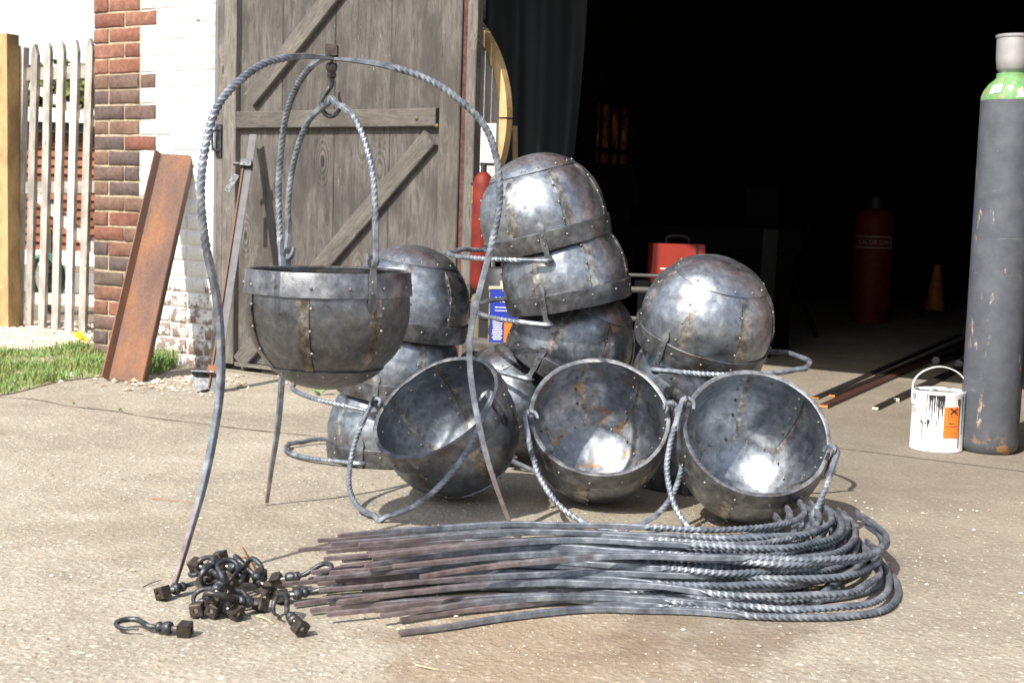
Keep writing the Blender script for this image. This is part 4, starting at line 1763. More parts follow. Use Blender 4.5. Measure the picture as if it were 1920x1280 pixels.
# ------------------------------------------------------------------ things behind the door edge
# round wooden disc with pale face
dcs, dcz = fac(742, 225, 0.20)
disc_r = fac(953, 225, 0.20)[0] - dcs
dm = MF @ Matrix.Translation((dcs, 0.20, dcz)) @ Matrix.Rotation(pi / 2, 4, 'X')
disc = thing('round_tabletop', 'large pale round board with wooden edge standing behind the door post', 'board', MF @ Matrix.Translation((dcs, 0.20, dcz - disc_r)))
Ml = Matrix.Translation((0, 0, disc_r)) @ Matrix.Rotation(pi / 2, 4, 'X')
b_ = MB()
b_.lathe([(0, 0.0), (disc_r * .93, 0.0), (disc_r * .93, -0.03), (0, -0.03)], 72, Ml)
b_.obj('face', plain('chalky_board', (0.50, 0.46, 0.41), 0.85, 0, 0.18, 7, 0.1), disc, smooth=40)
for k in range(9):
    a0, a1 = 2 * pi * k / 9 + .01, 2 * pi * (k + 1) / 9 - .004
    vs, fs = [], []
    n_ = 10
    for q in range(n_ + 1):
        a = a0 + (a1 - a0) * q / n_
        for (rr, zz) in ((disc_r * .932, .012), (disc_r, .012), (disc_r, -.032), (disc_r * .932, -.032)):
            vs.append(Ml @ Vector((rr * cos(a), rr * sin(a), zz)))
    for q in range(n_):
        for j in range(4):
            fs.append((q * 4 + j, q * 4 + (j + 1) % 4, q * 4 + 4 + (j + 1) % 4, q * 4 + 4 + j))
    fs += [(0, 3, 2, 1), (n_ * 4, n_ * 4 + 1, n_ * 4 + 2, n_ * 4 + 3)]
    MB().add(vs, fs).obj('rim_segment', M_POST, disc)


def upright(px, D, r, y_top, y_bot=None, z0=None):
    p = at(px, 600, D)
    zt_ = at(px, y_top, D).z
    zb = z0 if z0 is not None else at(px, y_bot, D).z
    return Vector((p.x, p.y, zb)), zt_ - zb


# red extinguisher-like cylinder hanging on the back of the post
o_, h_ = upright(899, 5.42, 0.05, 322, 546)
ext = thing('fire_extinguisher', 'red fire extinguisher hanging beside the door post left of the tall stack', 'fire extinguisher', o_)
b_ = MB()
b_.lathe([(0, 0), (.02, .003), (.036, .014), (.042, .035), (.042, h_ - .05), (.034, h_ - .02), (.014, h_), (0, h_)], 28)
b_.obj('cylinder', M_REDP, ext, smooth=60)
b_ = MB()
b_.lathe([(.012, h_), (.012, h_ + .03), (0, h_ + .03)], 12)
b_.box((0.02, 0, h_ + .03), (.07, .012, .012))
b_.obj('valve', M_BLACK, ext)
o_, h_ = upright(898, 5.50, 0.05, 549, z0=0.005)
gb = thing('olive_cylinder', 'slim olive grey cylinder standing below the red extinguisher', 'cylinder', o_)
b_ = MB()
b_.lathe([(0, 0), (.034, 0), (.036, .01), (.036, h_ - .03), (.028, h_ - .008), (.012, h_), (0, h_)], 28)
b_.obj('body', M_OLIVE, gb, smooth=50)
b_ = MB()
b_.lathe([(.0, h_ + .018), (.01, h_ + .016), (.012, h_ - .001)], 12)
b_.obj('cap', M_BLACK, gb, smooth=50)
# pale plank behind them
pl = thing('pale_plank', 'narrow pale painted plank standing upright behind the red extinguisher', 'plank', Matrix.Translation(at(908, 600, 5.62) * Vector((1, 1, 0)).length if False else Vector((at(908, 600, 5.62).x, 5.62, 0.005))) @ Matrix.Rotation(-TH, 4, 'Z'))
b_ = MB()
b_.box((0, 0, .58), (.075, .02, 1.16))
b_.obj('board', plain('pale_paint', (0.55, 0.52, 0.46), 0.7, 0, 0.2, 9, 0.1), pl)
# yellow and black weathered box on a bracket
yb = at(903, 365, 5.48)
yo = thing('yellow_junction_box', 'weathered yellow and black box on the wall above the red extinguisher', 'box', Matrix.Translation(yb) @ Matrix.Rotation(-TH, 4, 'Z'))
gy = G('flaking_yellow_paint')
v = gy.coords()
n_ = gy.noise(v, 40, 5, 0.7)
M_YEL = gy.set(color=gy.ramp(n_, [(0.42, (0.05, 0.045, 0.03)), (0.52, (0.32, 0.23, 0.04)), (0.7, (0.48, 0.36, 0.10))]), rough=0.7)
b_ = MB()
b_.box((0, 0, 0), (.06, .05, .075))
b_.box((0, -.027, 0), (.045, .006, .06))
b_.obj('case', M_YEL, yo)
b_ = MB()
b_.box((0.0, 0, .042), (.07, .06, .008))
b_.obj('lid', M_HOOK, yo)
# blue can on a crate
bc = at(944, 640, 5.05)
zb0, zb1 = bc.z, at(944, 541, 5.05).z
crate = thing('wooden_crate', 'low wooden crate under the blue can behind the stacked cauldrons', 'crate', Matrix.Translation((bc.x, 5.05, 0.005)))
for k in range(3):
    zz = (zb0 - .012) * (k + .5) / 3
    for (yy) in (-.11, .11):
        b_ = MB()
        b_.box((0, yy, zz), (.30, .014, (zb0 - .012) / 3 - .006))
        b_.obj('slat', M_RAIL, crate)
b_ = MB()
b_.box((0, 0, zb0 - .011), (.30, .236, .012))
b_.obj('top_board', M_RAIL, crate)
can = thing('blue_can', 'flat sided blue metal can with orange warning patch behind the stacked cauldrons', 'can', Matrix.Translation((bc.x, 5.05, zb0)))
cw, cdp, chh = .115, .09, zb1 - zb0
b_ = MB()
b_.box((0, 0, chh / 2), (cw, cdp, chh))
b_.obj('body', M_BLUE, can)
b_ = MB()
b_.box((0, 0, chh + .003), (cw + .006, cdp + .006, .006))
b_.lathe([(.0, .03), (.018, .03), (.018, .006)], 16, Matrix.Translation((.0, 0, chh)))
b_.obj('lid', plain('cream_lid', (0.45, 0.43, 0.34), 0.5), can)
b_ = MB()
b_.box((.052 * .5 - .0, -cdp / 2 - .001, chh * .22), (.05, .002, chh * .42))
b_.obj('warning_patch', M_ORANGE, can)
b_ = MB()
b_.box((-cw / 2 + .002, -cdp / 2 - .0008, chh / 2), (.004, .0016, chh))
b_.obj('yellow_edge', M_YEL, can)
b_ = MB()
for k in range(12):
    b_.box((-.024, -cdp / 2 - .001, chh * (.06 + .034 * k)), (.040 * random.uniform(.75, 1), .002, .0032))
for zz in (.60, .66):
    b_.box((-.01, -cdp / 2 - .001, chh * zz), (.05, .002, .003))
b_.obj('printed_lines', M_WHITE, can)
tm = text_mesh('MO', .030, 'lettering')
link('lettering', tm, M_WHITE, can, Matrix.Translation((-.012, -cdp / 2 - .0012, chh * .80)) @ Matrix.Rotation(pi / 2, 4, 'X'))
# black drum seen above the can
o_, h_ = upright(948, 5.28, .05, 502, z0=0.005)
dr = thing('black_drum', 'black plastic drum behind the blue can', 'drum', o_)
b_ = MB()
b_.lathe([(0, 0), (.10, 0), (.105, .01), (.105, h_ * .33), (.11, h_ * .335), (.105, h_ * .34), (.105, h_ * .66), (.11, h_ * .665), (.105, h_ * .67), (.105, h_ - .02), (.09, h_), (0, h_)], 32)
b_.obj('shell', M_BLACK, dr, smooth=40)
b_ = MB()
b_.lathe([(.025, h_ - .001), (.025, h_ + .018), (0, h_ + .018)], 16)
b_.obj('bung', M_BLACK, dr, smooth=40)

# ------------------------------------------------------------------ hanging sheet and dim contents of the workshop
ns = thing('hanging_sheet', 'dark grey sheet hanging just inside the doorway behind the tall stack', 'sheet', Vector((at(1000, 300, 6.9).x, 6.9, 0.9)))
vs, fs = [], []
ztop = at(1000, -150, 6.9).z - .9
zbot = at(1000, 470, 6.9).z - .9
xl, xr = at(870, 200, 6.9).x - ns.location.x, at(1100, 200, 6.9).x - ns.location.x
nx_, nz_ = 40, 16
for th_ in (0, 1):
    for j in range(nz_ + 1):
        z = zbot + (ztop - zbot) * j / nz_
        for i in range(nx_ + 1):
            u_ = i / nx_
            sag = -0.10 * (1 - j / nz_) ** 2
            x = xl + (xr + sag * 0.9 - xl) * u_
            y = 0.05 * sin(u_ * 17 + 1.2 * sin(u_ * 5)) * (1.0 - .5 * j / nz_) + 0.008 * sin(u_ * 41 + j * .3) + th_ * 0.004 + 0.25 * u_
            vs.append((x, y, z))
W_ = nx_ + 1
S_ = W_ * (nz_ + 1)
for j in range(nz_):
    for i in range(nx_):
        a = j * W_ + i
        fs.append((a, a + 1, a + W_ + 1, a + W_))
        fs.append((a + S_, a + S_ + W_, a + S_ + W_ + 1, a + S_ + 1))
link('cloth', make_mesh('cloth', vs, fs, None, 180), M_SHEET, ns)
b_ = MB()
b_.box(((xl + xr) / 2, 0.12, ztop + .02), (xr - xl + .1, .04, .04))
b_.obj('pole', M_HOOK, ns)

stick = at(984, 330, 6.2)
st_o = thing('wooden_batten', 'thin orange wooden batten standing up behind the topmost tilted cauldron', 'batten', Matrix.Translation((stick.x, 6.2, 0.005)) @ Matrix.Rotation(radians(-2.5), 4, 'Y'))
zst = at(982, 239, 6.2).z
b_ = MB()
b_.box((0, 0, zst / 2), (.022, .018, zst))
b_.obj('stick', M_POST, st_o)

# red machine box on a bench
rbx = at(1268, 520, 7.2)
bench = thing('workbench', 'dark steel workbench deep in the workshop behind the right hand stack', 'workbench', Matrix.Translation((rbx.x + .05, 7.35, 0.005)) @ Matrix.Rotation(-TH * .5, 4, 'Z'))
bz = at(1268, 527, 7.2).z
b_ = MB()
b_.box((0, 0, bz - .03), (.42, .5, .05))
b_.obj('top', M_BLACK, bench)
for sx in (-.17, .17):
    for sy in (-.2, .2):
        b_ = MB()
        b_.box((sx, sy, (bz - .06) / 2), (.05, .05, bz - .06))
        b_.obj('leg', M_BLACK, bench)
b_ = MB()
b_.box((0, -.2, .2), (.28, .03, .05))
b_.obj('stretcher', M_BLACK, bench)
redb = thing('red_machine', 'red painted welding machine with white lettering lines on the dark bench', 'machine', Matrix.Translation((rbx.x, 7.2, bz - .004)))
zr = at(1268, 455, 7.2).z - bz
wr = 52 * 7.2 / 2550
vs = [(-wr, -.12, 0), (wr * 1.02, -.12, 0), (wr * .86, -.12, zr), (-wr * .95, -.12, zr), (-wr, .14, 0), (wr * 1.02, .14, 0), (wr * .86, .14, zr * .98), (-wr * .95, .14, zr * .98)]
fs = [(0, 1, 2, 3), (5, 4, 7, 6), (4, 0, 3, 7), (1, 5, 6, 2), (3, 2, 6, 7), (4, 5, 1, 0)]
MB().add(vs, fs).obj('casing', M_REDIN, redb)
b_ = MB()
for k in range(3):
    b_.box((-.02, -.1215, zr * (.36 - .12 * k)), (.16 - .02 * k, .002, .008))
b_.obj('white_stripe', M_WHITE, redb)
b_ = MB()
b_.box((wr * .60, -.1215, zr * .5), (.012, .002, zr * .94))
b_.obj('side_seam', M_BLACK, redb)
b_ = MB()
pts, _ = catmull([(-.06, 0, zr), (-.055, 0, zr + .03), (0, 0, zr + .04), (.055, 0, zr + .03), (.06, 0, zr)], .01)
vs, fs = sweep(pts, round_section(.008, 6), ref=Vector((0, 1, 0)))
b_.add(vs, fs)
b_.obj('handle', M_BLACK, redb)

# red propane cylinder
rc_ = ground(1630, 604)
rg = thing('propane_cylinder', 'tall red gas cylinder with white lettering standing deep in the workshop', 'gas cylinder', Vector((rc_.x, rc_.y, .005)))
Dr = rc_.y
rr = 37 * Dr / FPX
hh = at(1634, 392, Dr).z
b_ = MB()
b_.lathe([(0, .03), (rr * .8, .03), (rr * .85, 0), (rr * .9, 0), (rr * .9, .07), (rr, .085), (rr, hh - .12), (rr * .93, hh - .06), (rr * .7, hh - .01), (rr * .3, hh), (0, hh)], 40)
b_.obj('body', M_REDP, rg, smooth=40)
b_ = MB()
b_.lathe([(rr * .45, hh - .012), (rr * .45, hh + .09), (rr * .42, hh + .09), (rr * .42, hh)], 24)
b_.box((0, 0, hh + .04), (.03, .05, .09))
b_.obj('valve_collar', M_BLACK, rg)


def wrap_text(txt, size, r, ca_, z, name, mat, parent):
    me = text_mesh(txt, size, name, 0.0)
    for v_ in me.vertices:
        a = ca_ + v_.co.x / r
        v_.co = Vector(((r + .0015) * cos(a), (r + .0015) * sin(a), z + v_.co.y))
    link(name, me, mat, parent)


car = atan2(-rc_.y, -rc_.x)
zl1, zl2 = at(1632, 455, Dr).z, at(1632, 474, Dr).z
M_PRINT = plain('faded_white_print', (0.42, 0.36, 0.30), 0.6)
wrap_text('CALOR GAS', .047, rr, car, zl1, 'lettering', M_PRINT, rg)
b_ = MB()
for zz in (zl1 + .045, zl1 - .04):
    cyl_patch(b_, rr + .001, car - 1.1, car + .95, zz - .004, zz + .004, 16, .0006)
cyl_patch(b_, rr + .001, car + .92, car + .97, zl1 - .04, zl1 + .045, 2, .0006)
b_.obj('frame_line', M_PRINT, rg)

# small traffic cone and dark cabinet
cc_ = ground(1752, 592)
cone = thing('traffic_cone', 'dim orange traffic cone standing at the back of the workshop', 'traffic cone', Vector((cc_.x, cc_.y, .005)))
hcn = at(1752, 497, cc_.y).z
b_ = MB()
b_.lathe([(.10, .045), (.085, .05), (.03, hcn), (0, hcn)], 24)
b_.obj('body', plain('orange_plastic', (0.42, 0.12, 0.02), 0.6), cone, smooth=40)
b_ = MB()
b_.box((0, 0, .02), (.26, .26, .04))
b_.obj('foot', M_BLACK, cone)
# trestle / pipe stand
pc = ground(1478, 628)
tre = thing('pipe_stand', 'grey folding pipe stand with splayed legs in the dark workshop', 'stand', Vector((pc.x, pc.y, .005)))
zt_ = at(1470, 440, pc.y).z
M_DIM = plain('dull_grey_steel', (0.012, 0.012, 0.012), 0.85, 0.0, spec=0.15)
for (dx, dy) in ((-.16, -.1), (.18, -.1), (0, .2)):
    b_ = MB()
    vs, fs = sweep([Vector((dx, dy, 0)), Vector((dx * .1, dy * .1, zt_ * .55))], round_section(.017, 8))
    b_.add(vs, fs)
    b_.obj('leg', M_DIM, tre, smooth=60)
b_ = MB()
b_.lathe([(.022, zt_ * .45), (.022, zt_ * .98), (0, zt_ * .98)], 12)
b_.lathe([(.035, zt_ * .52), (.045, zt_ * .56), (.03, zt_ * .62)], 12)
b_.obj('column', M_DIM, tre, smooth=50)
b_ = MB()
b_.box((0, 0, zt_), (.22, .05, .03))
b_.box((-.10, 0, zt_ + .03), (.03, .05, .06))
b_.box((.10, 0, zt_ + .03), (.03, .05, .06))
b_.obj('cradle', M_DIM, tre)
pn = at(1440, 465, 7.9)
pan = thing('metal_panel', 'narrow grey metal panel leaning upright beside the pipe stand', 'panel', Matrix.Translation((pn.x, 7.9, .005)) @ Matrix.Rotation(radians(4), 4, 'X'))
zp = at(1440, 430, 7.9).z
b_ = MB()
b_.box((0, 0, zp / 2), (.085, .02, zp))
b_.obj('sheet', M_DIM, pan)
# lathe-like machine in the dark on the left
ml = at(1270, 420, 8.6)
mach = thing('lathe', 'dark workshop lathe behind the red machine', 'machine', Matrix.Translation((ml.x, 8.6, .005)))
zml = at(1270, 398, 8.6).z
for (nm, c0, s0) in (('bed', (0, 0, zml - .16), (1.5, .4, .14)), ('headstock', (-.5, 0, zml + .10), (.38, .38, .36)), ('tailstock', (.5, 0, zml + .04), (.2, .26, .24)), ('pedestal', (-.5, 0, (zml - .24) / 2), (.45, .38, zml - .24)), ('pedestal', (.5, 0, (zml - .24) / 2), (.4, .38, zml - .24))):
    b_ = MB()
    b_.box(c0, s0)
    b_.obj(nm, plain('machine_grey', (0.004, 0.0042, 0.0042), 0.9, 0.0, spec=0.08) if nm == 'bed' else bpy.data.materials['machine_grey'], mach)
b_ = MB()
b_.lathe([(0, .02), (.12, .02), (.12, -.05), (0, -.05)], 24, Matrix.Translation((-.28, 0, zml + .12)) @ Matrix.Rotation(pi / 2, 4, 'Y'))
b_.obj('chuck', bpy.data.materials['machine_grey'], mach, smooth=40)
# metal rail with jars seen between the stacks
gr = at(1178, 560, 6.4)
rk = thing('steel_rack', 'grey steel tube rack seen between the middle and right hand stacks', 'rack', Vector((gr.x, 6.4, .005)))
for (py, rr_) in ((518, .008), (545, .014), (600, .012)):
    z = at(1178, py, 6.4).z
    vs, fs = sweep([Vector((-.22, 0, z)), Vector((.30, .05, z))], round_section(rr_, 8))
    MB().add(vs, fs).obj('rung', plain('dull_tube', (0.10, 0.10, 0.092), 0.6, 0.0), rk, smooth=60)
for sx in (-.2, .28):
    z = at(1178, 505, 6.4).z
    b_ = MB()
    b_.box((sx, .02, z / 2), (.025, .025, z))
    b_.obj('upright', M_DIM, rk)

# ------------------------------------------------------------------ leaning things left of the door
# rusty steel channel against the wall
a_l, a_r = ground(203, 712), ground(268, 719)
wtop = fac(338, 292, -0.02)
zt_ = wtop[1]
tl = MF @ Vector((fac(315, 284, 0)[0], -0.015, fac(315, 284, 0)[1]))
tr_ = MF @ Vector((fac(366, 300, 0)[0], -0.045, fac(366, 300, 0)[1]))
bot = (a_l + a_r) / 2
top = (tl + tr_) / 2
Zc = (top - bot).normalized()
Xc = Vector((1, -0.05, 0))
Xc = (Xc - Zc * Xc.dot(Zc)).normalized()
Yc = Zc.cross(Xc)
L_ = (top - bot).length
W1 = (a_r - a_l).length * 0.80
ch = thing('steel_channel', 'rusty brown steel channel leaning against the half white brick pier', 'steel channel', Matrix.Translation(bot + Vector((0, 0, .004))) @ Matrix((Xc, Yc, Zc)).transposed().to_4x4())
# C section: web towards the viewer, two flanges behind
b_ = MB()
o_ = W1 / 2
sec = [(-o_ - .022, -.034), (-o_ - .016, -.036), (-o_ + .004, -.002), (o_ - .004, -.002), (o_, .003), (o_, .05), (o_ - .007, .05), (o_ - .007, .007), (-o_, .007), (-o_ - .004, .004)]
vs, fs = [], []
nseg = 8
for i in range(nseg + 1):
    vs += [(x, y, L_ * i / nseg) for x, y in sec]
m_ = len(sec)
for i in range(nseg):
    for k in range(m_):
        k2 = (k + 1) % m_
        fs.append((i * m_ + k, i * m_ + k2, (i + 1) * m_ + k2, (i + 1) * m_ + k))
for base in (0, nseg * m_):
    for q in ((0, 1, 2, 9), (2, 3, 8, 9), (3, 4, 7, 8), (4, 5, 6, 7)):
        fs.append(tuple(base + x for x in q))
b_.add(vs, fs)
b_.obj('channel', M_RUST, ch)

# iron spade-footed bar leaning on the door
f0 = ground(397, 737)
tp = MF @ Vector((fac(466, 252, -.02)[0], 0.0, fac(466, 252, -.02)[1]))
Zc = (tp - f0).normalized()
Xc = Vector((1, 0, 0))
Xc = (Xc - Zc * Xc.dot(Zc)).normalized()
Yc = Zc.cross(Xc)
L_ = (tp - f0).length
sp = thing('iron_post', 'tall grey steel post with spade foot leaning on the door frame', 'post', Matrix.Translation(f0) @ Matrix((Xc, Yc, Zc)).transposed().to_4x4())
b_ = MB()
b_.box((0.008, 0, L_ / 2), (.034, .006, L_))
b_.box((-.007, .022, L_ / 2), (.005, .04, L_ - .004))
b_.obj('angle_bar', plain('dull_grey_painted_steel', (0.13, 0.13, 0.135), 0.75, 0, 0.3, 18, 0.15), sp)
b_ = MB()
b_.box((-.0145, -.003, L_ * .45), (.007, .018, L_ * .86))
b_.obj('rusty_edge', M_RUST, sp)
b_ = MB()
b_.box((0, -.005, L_ * .87), (.05, .05, .035))
b_.lathe([(0, .03), (.010, .03), (.010, 0)], 6, Matrix.Translation((-.03, -.01, L_ * .87)) @ Matrix.Rotation(-pi / 2, 4, 'Y'))
b_.obj('clamp', M_HOOK, sp)
b_ = MB()
b_.box((-.055, -.01, L_ * .79), (.03, .004, .10), Matrix.Translation((-.055, 0, L_ * .79)) @ Matrix.Rotation(.35, 4, 'Y') @ Matrix.Translation((.055, 0, -L_ * .79)))
b_.obj('tab', M_HOOK, sp)
b_ = MB()
vs = [(-.105, 0, .075), (0.01, 0, .085), (0.012, 0, .03), (-.065, 0, .005), (-.105, .006, .075), (0.01, .006, .085), (0.012, .006, .03), (-.065, .006, .005), (-.05, -.06, .06)]
fs = [(3, 2, 1, 0), (4, 5, 6, 7), (0, 1, 5, 4), (1, 2, 6, 5), (2, 3, 7, 6), (3, 0, 4, 7)]
b_.add(vs, fs)
b_.box((-.045, .0, .085), (.10, .07, .006))
b_.obj('spade_foot', M_HOOK, sp)
b_ = MB()
b_.box((0, 0, .10), (.055, .055, .04))
b_.obj('foot_clamp', M_RUST, sp)

# ------------------------------------------------------------------ picket gate and post on the left
ga = ground(22, 610)
gate = thing('picket_gate', 'bleached wooden picket gate with ring latch beside the brick pier', 'gate', Matrix.Translation(ga) @ Matrix.Rotation(-TH, 4, 'Z'))


def gat(px, py, d=0.0):
    r = ray(px, py)
    t = FI.dot(ga + FI * d - CAMP) / FI.dot(r)
    q = CAMP + r * t - ga
    return q.dot(FU), q.z


def picket(px_top, py_top, px_bot, py_bot, w_, first=False):
    s1, z1 = gat(px_top, py_top)
    s0, z0 = gat(px_bot, py_bot)
    lean = atan2(s1 - s0, z1 - z0)
    L = sqrt((s1 - s0) ** 2 + (z1 - z0) ** 2)
    th = .022
    vs, fs = [], []
    hw = w_ / 2
    pr = [(0, hw), (L * .3, hw), (L * .6, hw), (L - .065, hw), (L - .02, hw * .55), (L, hw * .12)] if not first else [(0, hw), (L * .5, hw), (L - .01, hw), (L, hw * .8)]
    rr_ = random.Random(px_top)
    for (z, h) in pr:
        j = rr_.uniform(-.003, .003)
        vs += [(-h + j, 0, z), (-h + j, th * (1.9 if first else 1), z), (h + j, th * (1.9 if first else 1), z), (h + j, 0, z)]
    n = len(pr)
    for i in range(n - 1):
        for k in range(4):
            k2 = (k + 1) % 4
            fs.append((i * 4 + k, i * 4 + k2, (i + 1) * 4 + k2, (i + 1) * 4 + k)[::-1])
    fs += [(0, 1, 2, 3), tuple((n - 1) * 4 + k for k in range(4))[::-1]]
    return link('picket', make_mesh('picket', vs, fs), M_PICKET, gate, Matrix.Translation((s0, 0, z0)) @ Matrix.Rotation(lean, 4, 'Y'))


for i, (a, b) in enumerate((((38, 86), (27, 612)), ((64, 83), (52, 613)), ((89, 80), (77, 615)), ((114, 78), (102, 617)), ((140, 75), (127, 620)), ((167, 72), (153, 622)))):
    picket(a[0], a[1], b[0], b[1], 0.062 if i == 0 else 0.058, i == 0)


def gbar(name, p0, p1, w_, th, d, mat):
    a, b = gat(*p0, d), gat(*p1, d)
    ax, bx = Vector((a[0], 0, a[1])), Vector((b[0], 0, b[1]))
    Z = (bx - ax).normalized()
    Y = Vector((0, 1, 0))
    X = Y.cross(Z)
    M = Matrix((X, Y, Z)).transposed().to_4x4()
    M.translation = (ax + bx) / 2 + Vector((0, d + th / 2, 0))
    b_ = MB()
    b_.box((0, 0, 0), (w_, th, (bx - ax).length))
    return b_.obj(name, mat, gate, M)


gbar('rail', (40, 140), (215, 132), .075, .035, .024, M_PICKET)
gbar('rail', (40, 352), (215, 350), .07, .035, .024, M_PICKET)
gbar('rail', (40, 558), (215, 566), .07, .035, .024, M_PICKET)
gbar('brace', (62, 362), (200, 490), .06, .03, .026, M_PICKET)
gbar('brace', (55, 160), (195, 240), .05, .03, .026, M_PICKET)
s_, z_ = gat(31, 360)
vs, fs = [], []
for k in range(28):
    a = 2 * pi * k / 28
    for q in range(6):
        b = 2 * pi * q / 6
        vs.append((s_ + (.026 + .004 * cos(b)) * cos(a), -.012 + .004 * sin(b) + .008 * sin(a), z_ - .012 + (.030 + .004 * cos(b)) * sin(a)))
for k in range(28):
    for q in range(6):
        fs.append((k * 6 + q, k * 6 + (q + 1) % 6, ((k + 1) % 28) * 6 + (q + 1) % 6, ((k + 1) % 28) * 6 + q))
MB().add(vs, fs).obj('ring_latch', plain('galvanised_ring', (0.40, 0.40, 0.38), 0.4, 0.9), gate, smooth=60)
s_, z_ = gat(30, 310)
b_ = MB()
b_.box((s_, -.006, z_), (.03, .01, .045))
b_.obj('catch_plate', M_RUST, gate)

gp0 = ground(12, 613)
gpost = thing('gate_post', 'new orange softwood gate post at the left edge of the picture', 'post', Matrix.Translation(gp0 + FI * .03) @ Matrix.Rotation(-TH + .06, 4, 'Z'))
zgp = at(12, 64, gp0.y).z
b_ = MB()
b_.box((-.025, .0, zgp / 2), (.115, .09, zgp))
b_.obj('timber', M_POST, gpost)

# ------------------------------------------------------------------ what shows through the pickets
def quad_wall(name, mat, a, b, y_top, y_bot, D, parent, th=.05, front=0.0):
    xa, xb = at(a, 300, D).x, at(b, 300, D).x
    z1, z0 = at((a + b) / 2, y_top, D).z, at((a + b) / 2, y_bot, D).z
    m_ = MB()
    m_.box(((xa + xb) / 2, D - front + th / 2, (z0 + z1) / 2), (xb - xa, th, z1 - z0))
    return m_.obj(name, mat, parent)


shed = thing('weatherboard_shed', 'red brown weatherboarded shed with white bargeboard behind the picket gate', 'shed', Matrix.Identity(4))
M_WB = wood_mat('red_brown_weatherboard', (0.40, 0.16, 0.09), (0.33, 0.125, 0.07), (0.22, 0.08, 0.045), 1.2, cracks=False, knots=False)
DSH = 13.0
ytop, ybot = 246, 470
nbd = 14
for k in range(nbd):
    y1 = ytop + (ybot - ytop) * k / nbd
    y0 = ytop + (ybot - ytop) * (k + 1) / nbd
    xa, xb = at(-120, 300, DSH).x, at(330, 300, DSH).x
    z1, z0 = at(105, y1, DSH).z, at(105, y0, DSH).z
    m_ = MB()
    vs = []
    L = xb - xa
    h = z1 - z0
    # tapered board, thick at the bottom edge; length along local Z
    vs = [(-h / 2, .0, -L / 2), (h / 2, -.035, -L / 2), (h / 2, .03, -L / 2), (-h / 2, .03, -L / 2), (-h / 2, .0, L / 2), (h / 2, -.035, L / 2), (h / 2, .03, L / 2), (-h / 2, .03, L / 2)]
    fs = [(0, 1, 2, 3), (7, 6, 5, 4), (0, 4, 5, 1), (1, 5, 6, 2), (2, 6, 7, 3), (3, 7, 4, 0)]
    m_.add(vs, fs)
    M = Matrix.Translation(((xa + xb) / 2, DSH, (z0 + z1) / 2)) @ Matrix.Rotation(pi / 2, 4, 'Y')
    m_.obj('weatherboard', M_WB, shed, M)
quad_wall('gutter', M_BLACK, -130, 340, 232, 250, DSH, shed, .12, .14)
quad_wall('bargeboard', M_WHITE, -130, 340, 205, 231, DSH, shed, .04, .20)
quad_wall('shadow_board', M_WB, -120, 330, 246, 470, DSH, shed, .06, -.04)
wl = thing('low_white_wall', 'low white rendered wall below the shed behind the picket gate', 'wall', Matrix.Identity(4))
quad_wall('render', M_WHITE, -160, 360, 471, 497, DSH - .6, wl, .2)
b2 = thing('stone_kerb', 'low grey stone edging seen between the lower pickets', 'kerb', Matrix.Identity(4))
quad_wall('kerb_stone', plain('grey_stone', (0.26, 0.25, 0.25), 0.9, 0, .2, 8, .2), -120, 330, 513, 548, 10.6, b2, .15)
# hose coil
hc = at(84, 520, 9.4)
hose = thing('garden_hose', 'coil of green hose hanging low behind the picket gate', 'hose', hc)
pts = []
for k in range(90):
    a = 2 * pi * k / 18
    pts.append(Vector(((.11 + .012 * sin(k * .37)) * cos(a), (k - 45) * .0016, (.15 + .010 * cos(k * .5)) * sin(a))))
vs, fs = sweep(pts, round_section(.011, 6), ref=Vector((0, 1, 0)))
MB().add(vs, fs).obj('coil', plain('green_hose', (0.06, 0.20, 0.15), 0.5), hose, smooth=60)
b_ = MB()
b_.box((0, .10, -.12), (.03, .03, .9))
b_.obj('stake', M_RAIL, hose)
lawn = sheet('lawn', [(-9, 10.7), (2, 10.7), (2, 12.3), (-9, 12.3)], 0.06, plain('lawn_green', (0.09, 0.17, 0.035), 0.9, 0, .3, 6, .3))


def foliage_cloud(name, label, c, rad, n, mat, seed, trunk=True):
    r = random.Random(seed)
    o = thing(name, label, 'tree', Vector((c.x, c.y, 0)))
    vs, fs = [], []
    cl = [Vector((r.gauss(0, .45) * rad.x, r.gauss(0, .45) * rad.y, r.gauss(0, .42) * rad.z)) for _ in range(40)]
    for _ in range(n):
        b = cl[r.randrange(len(cl))]
        p = b + Vector((r.gauss(0, .15) * rad.x, r.gauss(0, .15) * rad.y, r.gauss(0, .15) * rad.z))
        p.z += c.z
        a = Vector((r.uniform(-1, 1), r.uniform(-1, 1), r.uniform(-1, 1))).normalized()
        b2_ = a.orthogonal().normalized()
        s = r.uniform(.04, .08)
        i = len(vs)
        vs += [p - a * s, p + b2_ * s * .45, p + a * s, p - b2_ * s * .45]
        fs.append((i, i + 1, i + 2, i + 3))
    MB().add(vs, fs).obj('crown', mat, o, kind='stuff')
    if trunk:
        pts, _ = catmull([(0, 0, 0), (.05, 0, c.z * .5), (-.03, 0, c.z)], .3)
        v2, f2 = sweep(pts, round_section(.12, 8), None, [(1 - .5 * i / len(pts),) * 2 for i in range(len(pts))], ref=Vector((1, 0, 0)))
        MB().add(v2, f2).obj('trunk', M_RAIL, o, smooth=60)
    return o


M_LEAF = plain('olive_leaf', (0.13, 0.15, 0.035), 0.7, 0, .45, 3, .0)
foliage_cloud('garden_tree', 'olive green tree crown above the shed roof behind the gate', at(118, 192, 16), Vector((1.1, .8, .33)), 5200, M_LEAF, 3)

